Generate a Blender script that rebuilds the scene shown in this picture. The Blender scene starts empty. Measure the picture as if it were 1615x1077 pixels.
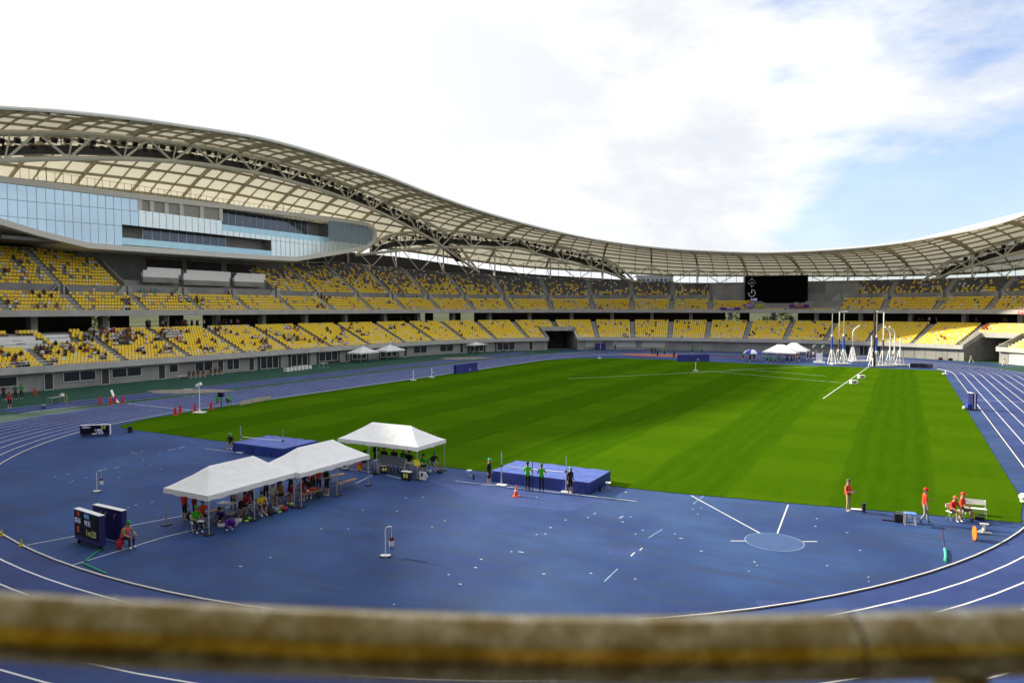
import bpy, bmesh, math, random
import numpy as np
from mathutils import Vector, Matrix
R = math.radians
rnd = random.Random(7)
S = bpy.context.scene
COL = S.collection

# ------------------------------------------------------------------ camera
YAW, PITCH = R(28.707), R(2.660)
FPX, CX, CY = 1130.0, 807.5, 538.5            # focal length and centre for a 1615 px wide frame
CAM = np.array([29.3, -53.2, 10.6])
cd = bpy.data.cameras.new('camera')
cam = bpy.data.objects.new('camera', cd); COL.objects.link(cam)
cam.location = CAM; cam.rotation_euler = (math.pi/2 - PITCH, 0, YAW)
cd.sensor_width = 36; cd.lens = 36*FPX/1615
cd.clip_start = .05; cd.clip_end = 6000
cd.dof.use_dof = True; cd.dof.focus_distance = 75; cd.dof.aperture_fstop = 2.6
S.camera = cam
FW = np.array([-math.sin(YAW)*math.cos(PITCH), math.cos(YAW)*math.cos(PITCH), -math.sin(PITCH)])
RT = np.array([math.cos(YAW), math.sin(YAW), 0.0]); UP = np.cross(RT, FW)

# ------------------------------------------------------------------ light
SUN_EL, SUN_AZ = R(26), R(-95)                # azimuth from +Y, clockwise: the sun stands in the west
sd = bpy.data.lights.new('sun', 'SUN'); so = bpy.data.objects.new('sun', sd); COL.objects.link(so)
sd.energy = 5.0; sd.angle = R(2.0); sd.color = (1, .90, .68)
dirv = Vector((math.sin(SUN_AZ)*math.cos(SUN_EL), math.cos(SUN_AZ)*math.cos(SUN_EL), math.sin(SUN_EL)))
so.rotation_euler = dirv.to_track_quat('Z', 'Y').to_euler()
W = bpy.data.worlds.new('World'); S.world = W; W.use_nodes = True
nt = W.node_tree; nt.nodes.clear()
def wn(t, **k):
    n = nt.nodes.new(t)
    for a, b in k.items(): setattr(n, a, b)
    return n
def wl(a, b): nt.links.new(a, b)
out = wn('ShaderNodeOutputWorld'); bg = wn('ShaderNodeBackground'); wl(bg.outputs[0], out.inputs[0])
bg.inputs[1].default_value = 0.1
sky = wn('ShaderNodeTexSky', sky_type='NISHITA', sun_disc=False)
sky.sun_elevation = SUN_EL; sky.sun_rotation = SUN_AZ; sky.air_density = 1.0; sky.dust_density = 1.2; sky.ozone_density = 1.5
tc = wn('ShaderNodeTexCoord'); sep = wn('ShaderNodeSeparateXYZ'); wl(tc.outputs['Generated'], sep.inputs[0])
mp = wn('ShaderNodeMapping'); mp.inputs['Scale'].default_value = (1.0, 1.0, 2.6); wl(tc.outputs['Generated'], mp.inputs[0])
n1 = wn('ShaderNodeTexNoise'); n1.inputs['Scale'].default_value = 2.6; n1.inputs['Detail'].default_value = 9; n1.inputs['Roughness'].default_value = .58
wl(mp.outputs[0], n1.inputs[0])
n2 = wn('ShaderNodeTexNoise'); n2.inputs['Scale'].default_value = 4.2; n2.inputs['Detail'].default_value = 7; n2.inputs['Roughness'].default_value = .6
mp2 = wn('ShaderNodeMapping'); mp2.inputs['Location'].default_value = (3.1, 1.7, .4); mp2.inputs['Scale'].default_value = (1, 1, 2.2)
wl(tc.outputs['Generated'], mp2.inputs[0]); wl(mp2.outputs[0], n2.inputs[0])
def wmath(op, a, b=None, c=None):
    m = wn('ShaderNodeMath', operation=op)
    for i, v in enumerate((a, b, c)):
        if v is None: continue
        if isinstance(v, (int, float)): m.inputs[i].default_value = v
        else: wl(v, m.inputs[i])
    return m.outputs[0]
# thick cloud in the west, breaking up towards the north-east
bias = wmath('MULTIPLY_ADD', wmath('ABSOLUTE', wmath('ADD', sep.outputs[0], -0.22)), 0.62, -0.115)
lift = wmath('MULTIPLY', sep.outputs[2], 0.30)
cov = wmath('ADD', wmath('ADD', n1.outputs[0], bias), lift)
mr = wn('ShaderNodeMapRange', interpolation_type='SMOOTHSTEP'); wl(cov, mr.inputs[0])
mr.inputs[1].default_value = .46; mr.inputs[2].default_value = .72; mr.inputs[3].default_value = .0
hz = wn('ShaderNodeMapRange', interpolation_type='SMOOTHSTEP'); wl(sep.outputs[2], hz.inputs[0]); hz.inputs[1].default_value = .10; hz.inputs[2].default_value = .36; hz.inputs[3].default_value = .30; hz.inputs[4].default_value = .0
shade = wn('ShaderNodeMapRange', interpolation_type='SMOOTHSTEP'); wl(n2.outputs[0], shade.inputs[0])
shade.inputs[1].default_value = .36; shade.inputs[2].default_value = .60
shx = wn('ShaderNodeMapRange', interpolation_type='SMOOTHSTEP'); wl(sep.outputs[0], shx.inputs[0]); shx.inputs[1].default_value = -.75; shx.inputs[2].default_value = -.22; shx.inputs[3].default_value = .30
cc = wn('ShaderNodeMix', data_type='RGBA'); wl(wmath('MULTIPLY', shade.outputs[0], shx.outputs[0]), cc.inputs[0])
cc.inputs[6].default_value = (5.9, 6.0, 6.15, 1); cc.inputs[7].default_value = (4.6, 4.72, 4.98, 1)
mix = wn('ShaderNodeMix', data_type='RGBA'); wl(wmath('MAXIMUM', mr.outputs[0], hz.outputs[0]), mix.inputs[0])
zen = wn('ShaderNodeMapRange', interpolation_type='SMOOTHSTEP'); wl(sep.outputs[2], zen.inputs[0]); zen.inputs[1].default_value = .40; zen.inputs[2].default_value = .95; zen.inputs[3].default_value = 1.0; zen.inputs[4].default_value = 1.5
zc = wn('ShaderNodeMix', data_type='RGBA', blend_type='MULTIPLY'); zc.inputs[0].default_value = 1; wl(cc.outputs[2], zc.inputs[6]); wl(zen.outputs[0], zc.inputs[7])
skm = wn('ShaderNodeMix', data_type='RGBA', blend_type='MULTIPLY'); skm.inputs[0].default_value = 1
wl(sky.outputs[0], skm.inputs[6]); skm.inputs[7].default_value = (1.02, 1.10, 1.34, 1)
wl(skm.outputs[2], mix.inputs[6]); wl(zc.outputs[2], mix.inputs[7]); wl(mix.outputs[2], bg.inputs[0])
S.view_settings.view_transform = 'Standard'; S.view_settings.look = 'None'
S.view_settings.exposure = 0.92; S.view_settings.gamma = 1
S.render.engine = 'CYCLES'
S.cycles.max_bounces = 6; S.cycles.transparent_max_bounces = 8
S.cycles.use_denoising = True

# ------------------------------------------------------------------ from the photograph to the place
def ray(px, py): return FW + RT*(px-CX)/FPX - UP*(py-CY)/FPX
def G(px, py, z=0.0):
    d = ray(px, py); t = (z-CAM[2])/d[2]; return CAM + t*d
def on_x(px, py, X):
    d = ray(px, py); t = (X-CAM[0])/d[0]; return CAM + t*d
def on_line(px, py, A, B):
    d = ray(px, py); n = np.array([-(B[1]-A[1]), B[0]-A[0]]); t = (n@(np.array(A[:2])-CAM[:2]))/(n@d[:2]); return CAM + t*d
def view(P):
    d = np.asarray(P, float)-CAM; z = d@FW
    return (CX+FPX*(d@RT)/z, CY-FPX*(d@UP)/z, z)
def head_to(a, b): return math.atan2(b[1]-a[1], b[0]-a[0])

# ------------------------------------------------------------------ materials
MATS = {}
def mat(name, col, rough=.6, metal=0.0, var=0.0, scale=3.0, bump=0.0, spec=None, emit=None, coords='Object', dirt=None):
    if name in MATS: return MATS[name]
    m = bpy.data.materials.new(name); m.use_nodes = True; t = m.node_tree
    b = t.nodes['Principled BSDF']
    b.inputs['Base Color'].default_value = (*col, 1); b.inputs['Roughness'].default_value = rough; b.inputs['Metallic'].default_value = metal
    if spec is not None: b.inputs['Specular IOR Level'].default_value = spec
    if emit:
        b.inputs['Emission Color'].default_value = (*emit[0], 1); b.inputs['Emission Strength'].default_value = emit[1]
    if var or bump:
        tcn = t.nodes.new('ShaderNodeTexCoord'); nz = t.nodes.new('ShaderNodeTexNoise')
        nz.inputs['Scale'].default_value = scale; nz.inputs['Detail'].default_value = 6; nz.inputs['Roughness'].default_value = .6
        t.links.new(tcn.outputs[coords], nz.inputs[0])
        if var:
            mx = t.nodes.new('ShaderNodeMix'); mx.data_type = 'RGBA'
            rp = t.nodes.new('ShaderNodeMapRange'); rp.inputs[1].default_value = .3; rp.inputs[2].default_value = .7
            t.links.new(nz.outputs[0], rp.inputs[0]); t.links.new(rp.outputs[0], mx.inputs[0])
            d = dirt or col
            mx.inputs[6].default_value = (*[max(0, c*(1-var)) for c in d], 1); mx.inputs[7].default_value = (*[min(1, c*(1+var)) for c in col], 1)
            t.links.new(mx.outputs[2], b.inputs['Base Color'])
        if bump:
            bp = t.nodes.new('ShaderNodeBump'); bp.inputs['Strength'].default_value = bump; bp.inputs['Distance'].default_value = .05
            t.links.new(nz.outputs[0], bp.inputs['Height']); t.links.new(bp.outputs[0], b.inputs['Normal'])
    MATS[name] = m; return m
def col_of(hexs):
    v = [int(hexs[i:i+2], 16)/255 for i in (0, 2, 4)]
    return tuple(c/12.92 if c <= .04045 else ((c+.055)/1.055)**2.4 for c in v)
def cloth(hexs): return mat('cloth_'+hexs, col_of(hexs), .85, var=.30, scale=7, bump=.5)

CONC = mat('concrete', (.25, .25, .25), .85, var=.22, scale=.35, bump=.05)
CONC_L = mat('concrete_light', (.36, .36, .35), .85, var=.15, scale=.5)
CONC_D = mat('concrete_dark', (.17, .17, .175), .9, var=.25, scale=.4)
STEEL = mat('painted_steel', (.74, .72, .66), .45, var=.08, scale=1)
RIBM = mat('roof_rib_steel', (.40, .365, .285), .6, var=.15, scale=.6)
DARKM = mat('dark_metal', (.025, .026, .03), .5)
BLACK = mat('black_plastic', (.012, .012, .014), .4)
WHITE = mat('white_paint', (.80, .80, .80), .45, var=.05, scale=2)
ALU = mat('aluminium', (.62, .63, .65), .35, metal=.7)
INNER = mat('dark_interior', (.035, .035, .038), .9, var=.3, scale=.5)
GLASSD = mat('dark_window_glass', (.02, .025, .03), .08, spec=.6)
NAVY = mat('navy_board_paint', (.018, .016, .13), .4, var=.1)

# ------------------------------------------------------------------ mesh helpers
class MB:
    def __init__(s): s.v = []; s.f = []; s.mi = []; s.m = 0
    def add(s, vs, fs, m=None):
        o = len(s.v); s.v.extend([tuple(map(float, p)) for p in vs]); s.f.extend([tuple(i+o for i in f) for f in fs])
        s.mi.extend([s.m if m is None else m]*len(fs)); return s
    def box(s, c, d, rz=0.0, m=None, tilt=None):
        x, y, z = d[0]/2, d[1]/2, d[2]/2
        P = np.array([[a, b, e] for e in (-z, z) for b in (-y, y) for a in (-x, x)])
        if tilt is not None: P = P @ np.array(Matrix(Matrix.Rotation(tilt[1], 3, tilt[0]))).T
        cs, sn = math.cos(rz), math.sin(rz)
        P = np.c_[P[:, 0]*cs-P[:, 1]*sn, P[:, 0]*sn+P[:, 1]*cs, P[:, 2]] + np.array(c)
        return s.add(P, [(0, 2, 3, 1), (4, 5, 7, 6), (0, 1, 5, 4), (2, 6, 7, 3), (0, 4, 6, 2), (1, 3, 7, 5)], m)
    def tube(s, pts, r, n=8, caps=True, m=None):
        pts = [np.array(p, float) for p in pts]; rs = r if isinstance(r, (list, tuple)) else [r]*len(pts)
        vs = []
        for i, p in enumerate(pts):
            t = pts[min(i+1, len(pts)-1)]-pts[max(i-1, 0)]; t = t/(np.linalg.norm(t)+1e-9)
            a = np.cross(t, (0, 0, 1.0))
            if np.linalg.norm(a) < .05: a = np.cross(t, (1.0, 0, 0))
            a /= np.linalg.norm(a); b = np.cross(t, a)
            for k in range(n):
                q = 2*math.pi*k/n; vs.append(p+rs[i]*(a*math.cos(q)+b*math.sin(q)))
        fs = [(i*n+k, i*n+(k+1) % n, (i+1)*n+(k+1) % n, (i+1)*n+k) for i in range(len(pts)-1) for k in range(n)]
        if caps: fs += [tuple(range(n-1, -1, -1)), tuple((len(pts)-1)*n+k for k in range(n))]
        return s.add(vs, fs, m)
    def bar(s, a, b, w, h, m=None):
        a = np.array(a, float); b = np.array(b, float); t = b-a; t /= np.linalg.norm(t)
        x = np.cross(t, (0, 0, 1.0))
        if np.linalg.norm(x) < .03: x = np.array([1.0, 0, 0])
        x /= np.linalg.norm(x); y = np.cross(x, t)
        vs = [p+x*i*w/2+y*j*h/2 for p in (a, b) for i, j in ((-1, -1), (1, -1), (1, 1), (-1, 1))]
        return s.add(vs, [(3, 2, 1, 0), (4, 5, 6, 7)]+[(k, (k+1) % 4, 4+(k+1) % 4, 4+k) for k in range(4)], m)
    def cyl(s, c, r, h, n=16, r2=None, m=None):
        r2 = r if r2 is None else r2
        return s.tube([(c[0], c[1], c[2]), (c[0], c[1], c[2]+h)], [r, r2], n, True, m)
    def grid(s, rows, m=None, flip=False, close=False):
        n = len(rows[0]); o = [p for r in rows for p in r]; fs = []
        for i in range(len(rows)-1):
            for k in range(n if close else n-1):
                f = (i*n+k, i*n+(k+1) % n, (i+1)*n+(k+1) % n, (i+1)*n+k); fs.append(f[::-1] if flip else f)
        return s.add(o, fs, m)
    def poly(s, pts, m=None): return s.add(pts, [tuple(range(len(pts)))], m)
    def prism(s, pts, off, m=None):
        n = len(pts); off = np.array(off, float)
        return s.add([np.array(p, float) for p in pts]+[np.array(p, float)+off for p in pts],
                     [tuple(range(n-1, -1, -1)), tuple(range(n, 2*n))]+[(k, (k+1) % n, n+(k+1) % n, n+k) for k in range(n)], m)
    def ball(s, c, r, n=10, m=None, sq=(1, 1, 1)):
        rows = []
        for i in range(n//2+1):
            a = math.pi*i/(n//2)
            rows.append([(c[0]+r*sq[0]*math.sin(a)*math.cos(2*math.pi*k/n), c[1]+r*sq[1]*math.sin(a)*math.sin(2*math.pi*k/n), c[2]+r*sq[2]*math.cos(a)) for k in range(n)])
        return s.grid(rows, m, flip=True, close=True)
    def mesh(s, name, mats, smooth=False):
        me = bpy.data.meshes.new(name); me.from_pydata(s.v, [], s.f)
        for m in (mats if isinstance(mats, (list, tuple)) else [mats]): me.materials.append(m)
        me.polygons.foreach_set('material_index', s.mi)
        if smooth: me.polygons.foreach_set('use_smooth', [True]*len(s.f))
        me.update()
        if smooth:
            try: me.set_sharp_from_angle(angle=R(40))
            except Exception: pass
        return me
    def obj(s, name, mats, parent=None, smooth=False):
        o = bpy.data.objects.new(name, s.mesh(name, mats, smooth)); COL.objects.link(o)
        if parent: o.parent = parent
        return o
def tag(o, label=None, cat=None, group=None, kind=None):
    if label: o['label'] = label
    if cat: o['category'] = cat
    if group: o['group'] = group
    if kind: o['kind'] = kind
    return o
def thing(name, label, cat, loc=(0, 0, 0), rz=0.0, group=None):
    o = bpy.data.objects.new(name, None); COL.objects.link(o); o.empty_display_size = .2
    o.location = loc; o.rotation_euler = (0, 0, rz); return tag(o, label, cat, group)
def dup(root, loc=None, rz=None, label=None, group=None):
    r = root.copy(); COL.objects.link(r)
    if loc is not None: r.location = loc
    if rz is not None: r.rotation_euler = (0, 0, rz)
    if label: r['label'] = label
    if group: r['group'] = group
    for ch in list(root.children):
        c = ch.copy(); COL.objects.link(c); c.parent = r
        for g in list(ch.children):
            d = g.copy(); COL.objects.link(d); d.parent = c
    return r
def text_mesh(txt, size, mname, depth=0.0, bold=0.0):
    cu = bpy.data.curves.new('txt', 'FONT'); cu.body = txt; cu.size = size; cu.align_x = 'CENTER'; cu.align_y = 'CENTER'; cu.extrude = depth; cu.offset = bold
    o = bpy.data.objects.new('txt', cu); COL.objects.link(o)
    dg = bpy.context.evaluated_depsgraph_get(); me = bpy.data.meshes.new_from_object(o.evaluated_get(dg))
    bpy.data.objects.remove(o); bpy.data.curves.remove(cu)
    me.materials.clear(); me.materials.append(mname); return me
def text(txt, size, m, parent, loc, rot, name='lettering', bold=0.0):
    o = bpy.data.objects.new(name, text_mesh(txt, size, m, 0.0, bold)); COL.objects.link(o); o.parent = parent
    o.location = loc; o.rotation_euler = rot; return o

# ------------------------------------------------------------------ ground, track, grass
def struct(mb, name, m, z=None, smooth=False): return tag(mb.obj(name, m, smooth=smooth), kind='structure')
def ring(n=64):
    """the kerb line, anticlockwise from the west end of the near bend"""
    th = np.radians([180, 190, 202, 208, 218, 229, 244, 258, 265, 277, 285, 300, 308, 316, 325, 334, 342, 360])
    rr = [35.2, 36.0, 36.6, 36.85, 36.88, 36.8, 36.6, 36.4, 36.38, 36.65, 37.0, 37.2, 37.15, 36.88, 36.6, 36.43, 36.43, 36.5]
    t = np.linspace(math.pi, 2*math.pi, n+1); r = np.interp(t, th, rr); r = np.convolve(np.r_[[r[0]]*2, r, [r[-1]]*2], np.ones(5)/5, 'valid')
    A = np.c_[r*np.cos(t), r*np.sin(t)]
    B = np.c_[np.full(20, 36.5), np.linspace(0, 82, 22)[1:-1]]
    t = np.linspace(0, math.pi, n+1); Cc = np.c_[.65+35.85*np.cos(t), 82+30.5*np.sin(t)]
    D = np.c_[np.full(20, -35.2), np.linspace(82, 0, 22)[1:-1]]
    return np.vstack([A, B, Cc, D])
RING = ring()
_t = np.roll(RING, -2, 0)-np.roll(RING, 2, 0); RN = np.c_[_t[:, 1], -_t[:, 0]]; RN /= np.linalg.norm(RN, axis=1)[:, None]
def oval(off): return RING+RN*off
def strip(mb, P, w, z, closed=True, m=None):
    P = np.array(P, float); t = (np.roll(P, -1, 0)-np.roll(P, 1, 0)) if closed else np.gradient(P, axis=0)
    n = np.c_[t[:, 1], -t[:, 0]]; n /= np.linalg.norm(n, axis=1)[:, None]
    a, b = P+n*w/2, P-n*w/2
    rows = [[(*p, z), (*q, z)] for p, q in zip(a, b)]
    if closed: rows.append(rows[0])
    return mb.grid(rows, m)

def surface(name, build):
    m = bpy.data.materials.new(name); m.use_nodes = True; t = m.node_tree; build(t, t.nodes['Principled BSDF']); return m
def N(t, k, **kw):
    n = t.nodes.new(k)
    for a, b in kw.items(): setattr(n, a, b)
    return n
def noise(t, vec, scale, detail=5, rough=.6):
    n = N(t, 'ShaderNodeTexNoise'); n.inputs['Scale'].default_value = scale; n.inputs['Detail'].default_value = detail; n.inputs['Roughness'].default_value = rough
    t.links.new(vec, n.inputs[0]); return n.outputs[0]
def rng(t, v, a, b, c=0., d=1., smooth=True):
    n = N(t, 'ShaderNodeMapRange'); n.interpolation_type = 'SMOOTHSTEP' if smooth else 'LINEAR'
    for i, x in enumerate((a, b, c, d)): n.inputs[i+1].default_value = x
    t.links.new(v, n.inputs[0]); return n.outputs[0]
def mixc(t, f, a, b, blend='MIX'):
    n = N(t, 'ShaderNodeMix', data_type='RGBA', blend_type=blend)
    for i, x in ((0, f), (6, a), (7, b)):
        if isinstance(x, (int, float)): n.inputs[i].default_value = x
        elif isinstance(x, tuple): n.inputs[i].default_value = (*x, 1)
        else: t.links.new(x, n.inputs[i])
    return n.outputs[2]
def mth(t, op, a, b=None):
    n = N(t, 'ShaderNodeMath', operation=op)
    for i, x in enumerate((a, b)):
        if x is None: continue
        if isinstance(x, (int, float)): n.inputs[i].default_value = x
        else: t.links.new(x, n.inputs[i])
    return n.outputs[0]
def objco(t):
    n = N(t, 'ShaderNodeTexCoord'); return n.outputs['Object']
def scaled(t, v, s, rz=0.0):
    n = N(t, 'ShaderNodeMapping'); n.inputs['Scale'].default_value = s; n.inputs['Rotation'].default_value = (0, 0, rz); t.links.new(v, n.inputs[0]); return n.outputs[0]
def b_track(t, b):
    o = objco(t)
    a = noise(t, o, .16, 6, .62); s = noise(t, scaled(t, o, (.5, 2.2, 1), R(18)), .5, 5, .65); f = noise(t, o, 14, 3)
    c = mixc(t, rng(t, a, .34, .66), (.010, .036, .150), (.026, .074, .222))
    c = mixc(t, rng(t, s, .42, .70, 0, .75), c, (.024, .045, .105))
    w = noise(t, scaled(t, o, (1, 1, 1)), .07, 4, .5)
    c = mixc(t, rng(t, w, .50, .66, 0, .6), c, (.042, .098, .24))
    c = mixc(t, rng(t, f, .3, .75, 0, .35), c, (.014, .028, .11))
    t.links.new(c, b.inputs['Base Color']); b.inputs['Roughness'].default_value = .75; b.inputs['Specular IOR Level'].default_value = .3
    bp = N(t, 'ShaderNodeBump'); bp.inputs['Strength'].default_value = .25; bp.inputs['Distance'].default_value = .02; t.links.new(f, bp.inputs['Height']); t.links.new(bp.outputs[0], b.inputs['Normal'])
def b_lane(t, b):
    o = objco(t); a = noise(t, o, .25, 6, .62); f = noise(t, o, 18, 3); s = noise(t, o, 1.3, 4)
    c = mixc(t, rng(t, a, .35, .65), (.017, .038, .16), (.029, .064, .215)); c = mixc(t, rng(t, s, .5, .8, 0, .5), c, (.05, .055, .17))
    c = mixc(t, rng(t, f, .3, .75, 0, .3), c, (.02, .03, .13))
    t.links.new(c, b.inputs['Base Color']); b.inputs['Roughness'].default_value = .7; b.inputs['Specular IOR Level'].default_value = .3
def b_grass(t, b):
    o = objco(t); sp = N(t, 'ShaderNodeSeparateXYZ'); t.links.new(o, sp.inputs[0])
    wob = noise(t, o, .09, 3)
    xx = mth(t, 'ADD', sp.outputs[0], mth(t, 'MULTIPLY', wob, 1.2)); yy = mth(t, 'ADD', sp.outputs[1], mth(t, 'MULTIPLY', wob, 1.0))
    sx = rng(t, mth(t, 'SINE', mth(t, 'MULTIPLY', xx, math.pi/5.3)), -.12, .12); sy = rng(t, mth(t, 'SINE', mth(t, 'MULTIPLY', yy, math.pi/5.3)), -.3, .3)
    sf = mth(t, 'SINE', mth(t, 'MULTIPLY', xx, 5.2))
    c = mixc(t, sx, (.032, .090, .002), (.054, .123, .003)); c = mixc(t, mth(t, 'MULTIPLY', sy, .42), c, (.033, .093, .002))
    c = mixc(t, rng(t, sf, -1, 1, 0, .16), c, (.060, .135, .003))
    n = noise(t, scaled(t, o, (1.3, .25, 1)), 1.0, 6, .65); c = mixc(t, rng(t, n, .35, .75, 0, .26), c, (.088, .138, .003))
    f = noise(t, o, 16, 4, .7); c = mixc(t, rng(t, f, .3, .75, 0, .45), c, (.022, .060, .001))
    t.links.new(c, b.inputs['Base Color']); b.inputs['Roughness'].default_value = .9; b.inputs['Specular IOR Level'].default_value = .0
    bp = N(t, 'ShaderNodeBump'); bp.inputs['Strength'].default_value = .6; bp.inputs['Distance'].default_value = .05; t.links.new(f, bp.inputs['Height']); t.links.new(bp.outputs[0], b.inputs['Normal'])
def b_green(t, b):
    o = objco(t); a = noise(t, o, .3, 6); f = noise(t, o, 12, 3); c = mixc(t, rng(t, a, .3, .7), (.010, .060, .042), (.018, .085, .058)); c = mixc(t, rng(t, f, .3, .8, 0, .4), c, (.01, .04, .03))
    t.links.new(c, b.inputs['Base Color']); b.inputs['Roughness'].default_value = .75; b.inputs['Specular IOR Level'].default_value = .3
def b_out(t, b):
    o = objco(t); a = noise(t, o, .02, 6); c = mixc(t, rng(t, a, .4, .6), (.05, .07, .03), (.11, .11, .09)); t.links.new(c, b.inputs['Base Color']); b.inputs['Roughness'].default_value = 1; b.inputs['Specular IOR Level'].default_value = 0
TRACK = surface('blue_track', b_track); LANE = surface('blue_lanes', b_lane); GRASS = surface('turf', b_grass); GREEN = surface('green_surround', b_green); OUTG = surface('outside_ground', b_out)
LINE = mat('line_paint', (.72, .72, .74), .6, var=.12, scale=1.5)
LINE_G = mat('worn_line_paint', (.30, .42, .58), .7, var=.3, scale=2)
GLINE = mat('grass_line_paint', (.52, .60, .45), .8, var=.35, scale=1.2)

struct(MB().poly([(-2500, -2500, -.05), (2500, -2500, -.05), (2500, 2500, -.05), (-2500, 2500, -.05)]), 'ground', OUTG)

# ------------------------------------------------------------------ the stand's plan
CP = [(-67.5,-12),(-67.5,0),(-67.5,20),(-67.5,40),(-67.2,57),(-65.5,74),(-61.5,90),(-54.5,104),(-45,114),(-32,121),(-18,125),(-3,127),(12,126),(26,123),(36.5,118),(45.5,111.5),(51.5,102),(54.5,91),(55.5,78),(55.5,58),(55.5,40),(55.5,20),(55,0),(53.5,-12),(50,-23),(44.5,-32),(36.5,-38.3),(26,-42.6),(12,-45.4),(-3,-47),(-20,-46.5),(-36,-43),(-50,-36),(-60,-27)]
def catmull(P, n=12):
    P = np.array(P, float); m = len(P); o = []
    for i in range(m):
        a, b, c, d = P[i-1], P[i], P[(i+1) % m], P[(i+2) % m]
        for k in range(n):
            t = k/n; o.append(.5*(2*b+(c-a)*t+(2*a-5*b+4*c-d)*t*t+(3*b-a-3*c+d)*t**3))
    return np.array(o)
_raw = catmull(CP); _cl = np.vstack([_raw, _raw[:1]]); _cum = np.r_[0, np.cumsum(np.linalg.norm(np.diff(_cl, axis=0), axis=1))]; LEN = _cum[-1]
def p0(u):
    u = np.mod(u, LEN); return np.c_[np.interp(u, _cum, _cl[:, 0]), np.interp(u, _cum, _cl[:, 1])]
def pos(u, d):
    u = np.atleast_1d(np.asarray(u, float)); t = p0(u+6)-p0(u-6); n = np.c_[-t[:, 1], t[:, 0]]; n /= np.linalg.norm(n, axis=1)[:, None]
    return p0(u)+n*np.reshape(d, (-1, 1))
def at(u, d, z): q = pos(u, d)[0]; return np.array([q[0], q[1], z])
def facing(u):
    """heading that looks from the stand into the field"""
    q = pos(u, 0)[0]-pos(u, 5)[0]; return math.atan2(q[1], q[0])
def sweep(mb, prof, us, m=None, flip=False):
    """prof: list of (d, z) or a function of u"""
    rows = []
    for u in us:
        pr = prof(u) if callable(prof) else prof
        q = pos(np.full(len(pr), u), [a for a, _ in pr]); rows.append([(x, y, z) for (x, y), (_, z) in zip(q, pr)])
    return mb.grid(rows, m, flip)
def span(a, b, step=2.5): return np.linspace(a, b, max(2, int(math.ceil((b-a)/step))+1))
ALL = np.append(np.arange(0, LEN, 2.5), LEN)

inner = pos(np.arange(0, LEN, 3), 3.0)
struct(MB().poly([(x, y, 0.0) for x, y in inner]), 'green_surround', GREEN)
struct(MB().poly([(x, y, .006) for x, y in oval(11.1)]), 'running_track', LANE)
strip_mb = MB()
strip_mb.grid([[(-53.6, y, .005), (-48.7, y, .005)] for y in np.linspace(-14, 100, 20)])
nb = [(x, y) for x, y in pos(span(128, 236, 3), -1.5)]
nb2 = [(x, y) for x, y in pos(span(128, 236, 3), -7)]
strip_mb.grid([[(*a, .003), (*b, .003)] for a, b in zip(nb, nb2)])
struct(strip_mb, 'runway', LANE)
struct(MB().poly([(x, y, .010) for x, y in oval(-.02)]), 'infield_apron', TRACK)
# lane lines
lm = MB()
for k in range(1, 10): strip(lm, oval(1.22*k), .075, .012)
for y0, y1 in ((-14, 100),):
    for x in (-53.5, -51.2, -48.8): lm.grid([[(x-.04, y, .011), (x+.04, y, .011)] for y in np.linspace(y0, y1, 20)])
for a, b in (((-35.3, -4.2), (-46.2, -4.2)), ((36.6, 82), (47.5, 82)), ((36.6, 45), (47.5, 45)), ((36.6, -9.5), (47.5, -10.2))):
    lm.prism([(a[0], a[1]-.05, .0115), (b[0], b[1]-.05, .0115), (b[0], b[1]+.05, .0115), (a[0], a[1]+.05, .0115)], (0, 0, .001))
struct(lm, 'lane_lines', LINE)
# kerb: a low white rail on feet
km = MB(); rows = []
for p, n in zip(RING, RN): rows.append([(*(p+n*a), z) for a, z in ((-.026, .03), (.026, .03), (.026, .07), (-.026, .07))])
rows.append(rows[0]); km.grid(rows, close=True, flip=True); struct(km, 'kerb', mat('kerb_white', (.78, .76, .78), .35))
struct(strip(MB(), oval(0), .14, .0145), 'kerb_dark_strip', mat('kerb_strip_dark', (.012, .012, .03), .8))  # flat dark strip on the ground, showing along both sides of the kerb
# turf
GP = [(-32.6, -13.9), (-30.5, -14.7), (-17.5, -14.64), (0, -13.95), (17.8, -13.1), (27, -11.7), (34.56, -10.5), (35.22, -5.5), (35.2, 0), (35.2, 40), (35.1, 84), (34.9, 88.3), (22, 89), (5.8, 88.5), (-6, 89.5), (-14, 91), (-24, 90), (-31.5, 86), (-34.55, 78), (-34.6, 40), (-34.75, 0), (-34.2, -10)]
GE = []
for i_, p_ in enumerate(GP):
    q_ = GP[(i_+1) % len(GP)]; n_ = max(1, int(math.dist(p_, q_)/.35))
    GE += [(p_[0]+(q_[0]-p_[0])*k_/n_+rnd.gauss(0, .018), p_[1]+(q_[1]-p_[1])*k_/n_+rnd.gauss(0, .018)) for k_ in range(n_)]
struct(MB().prism([(x, y, .004) for x, y in GE], (0, 0, .036)), 'turf', GRASS)
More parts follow.
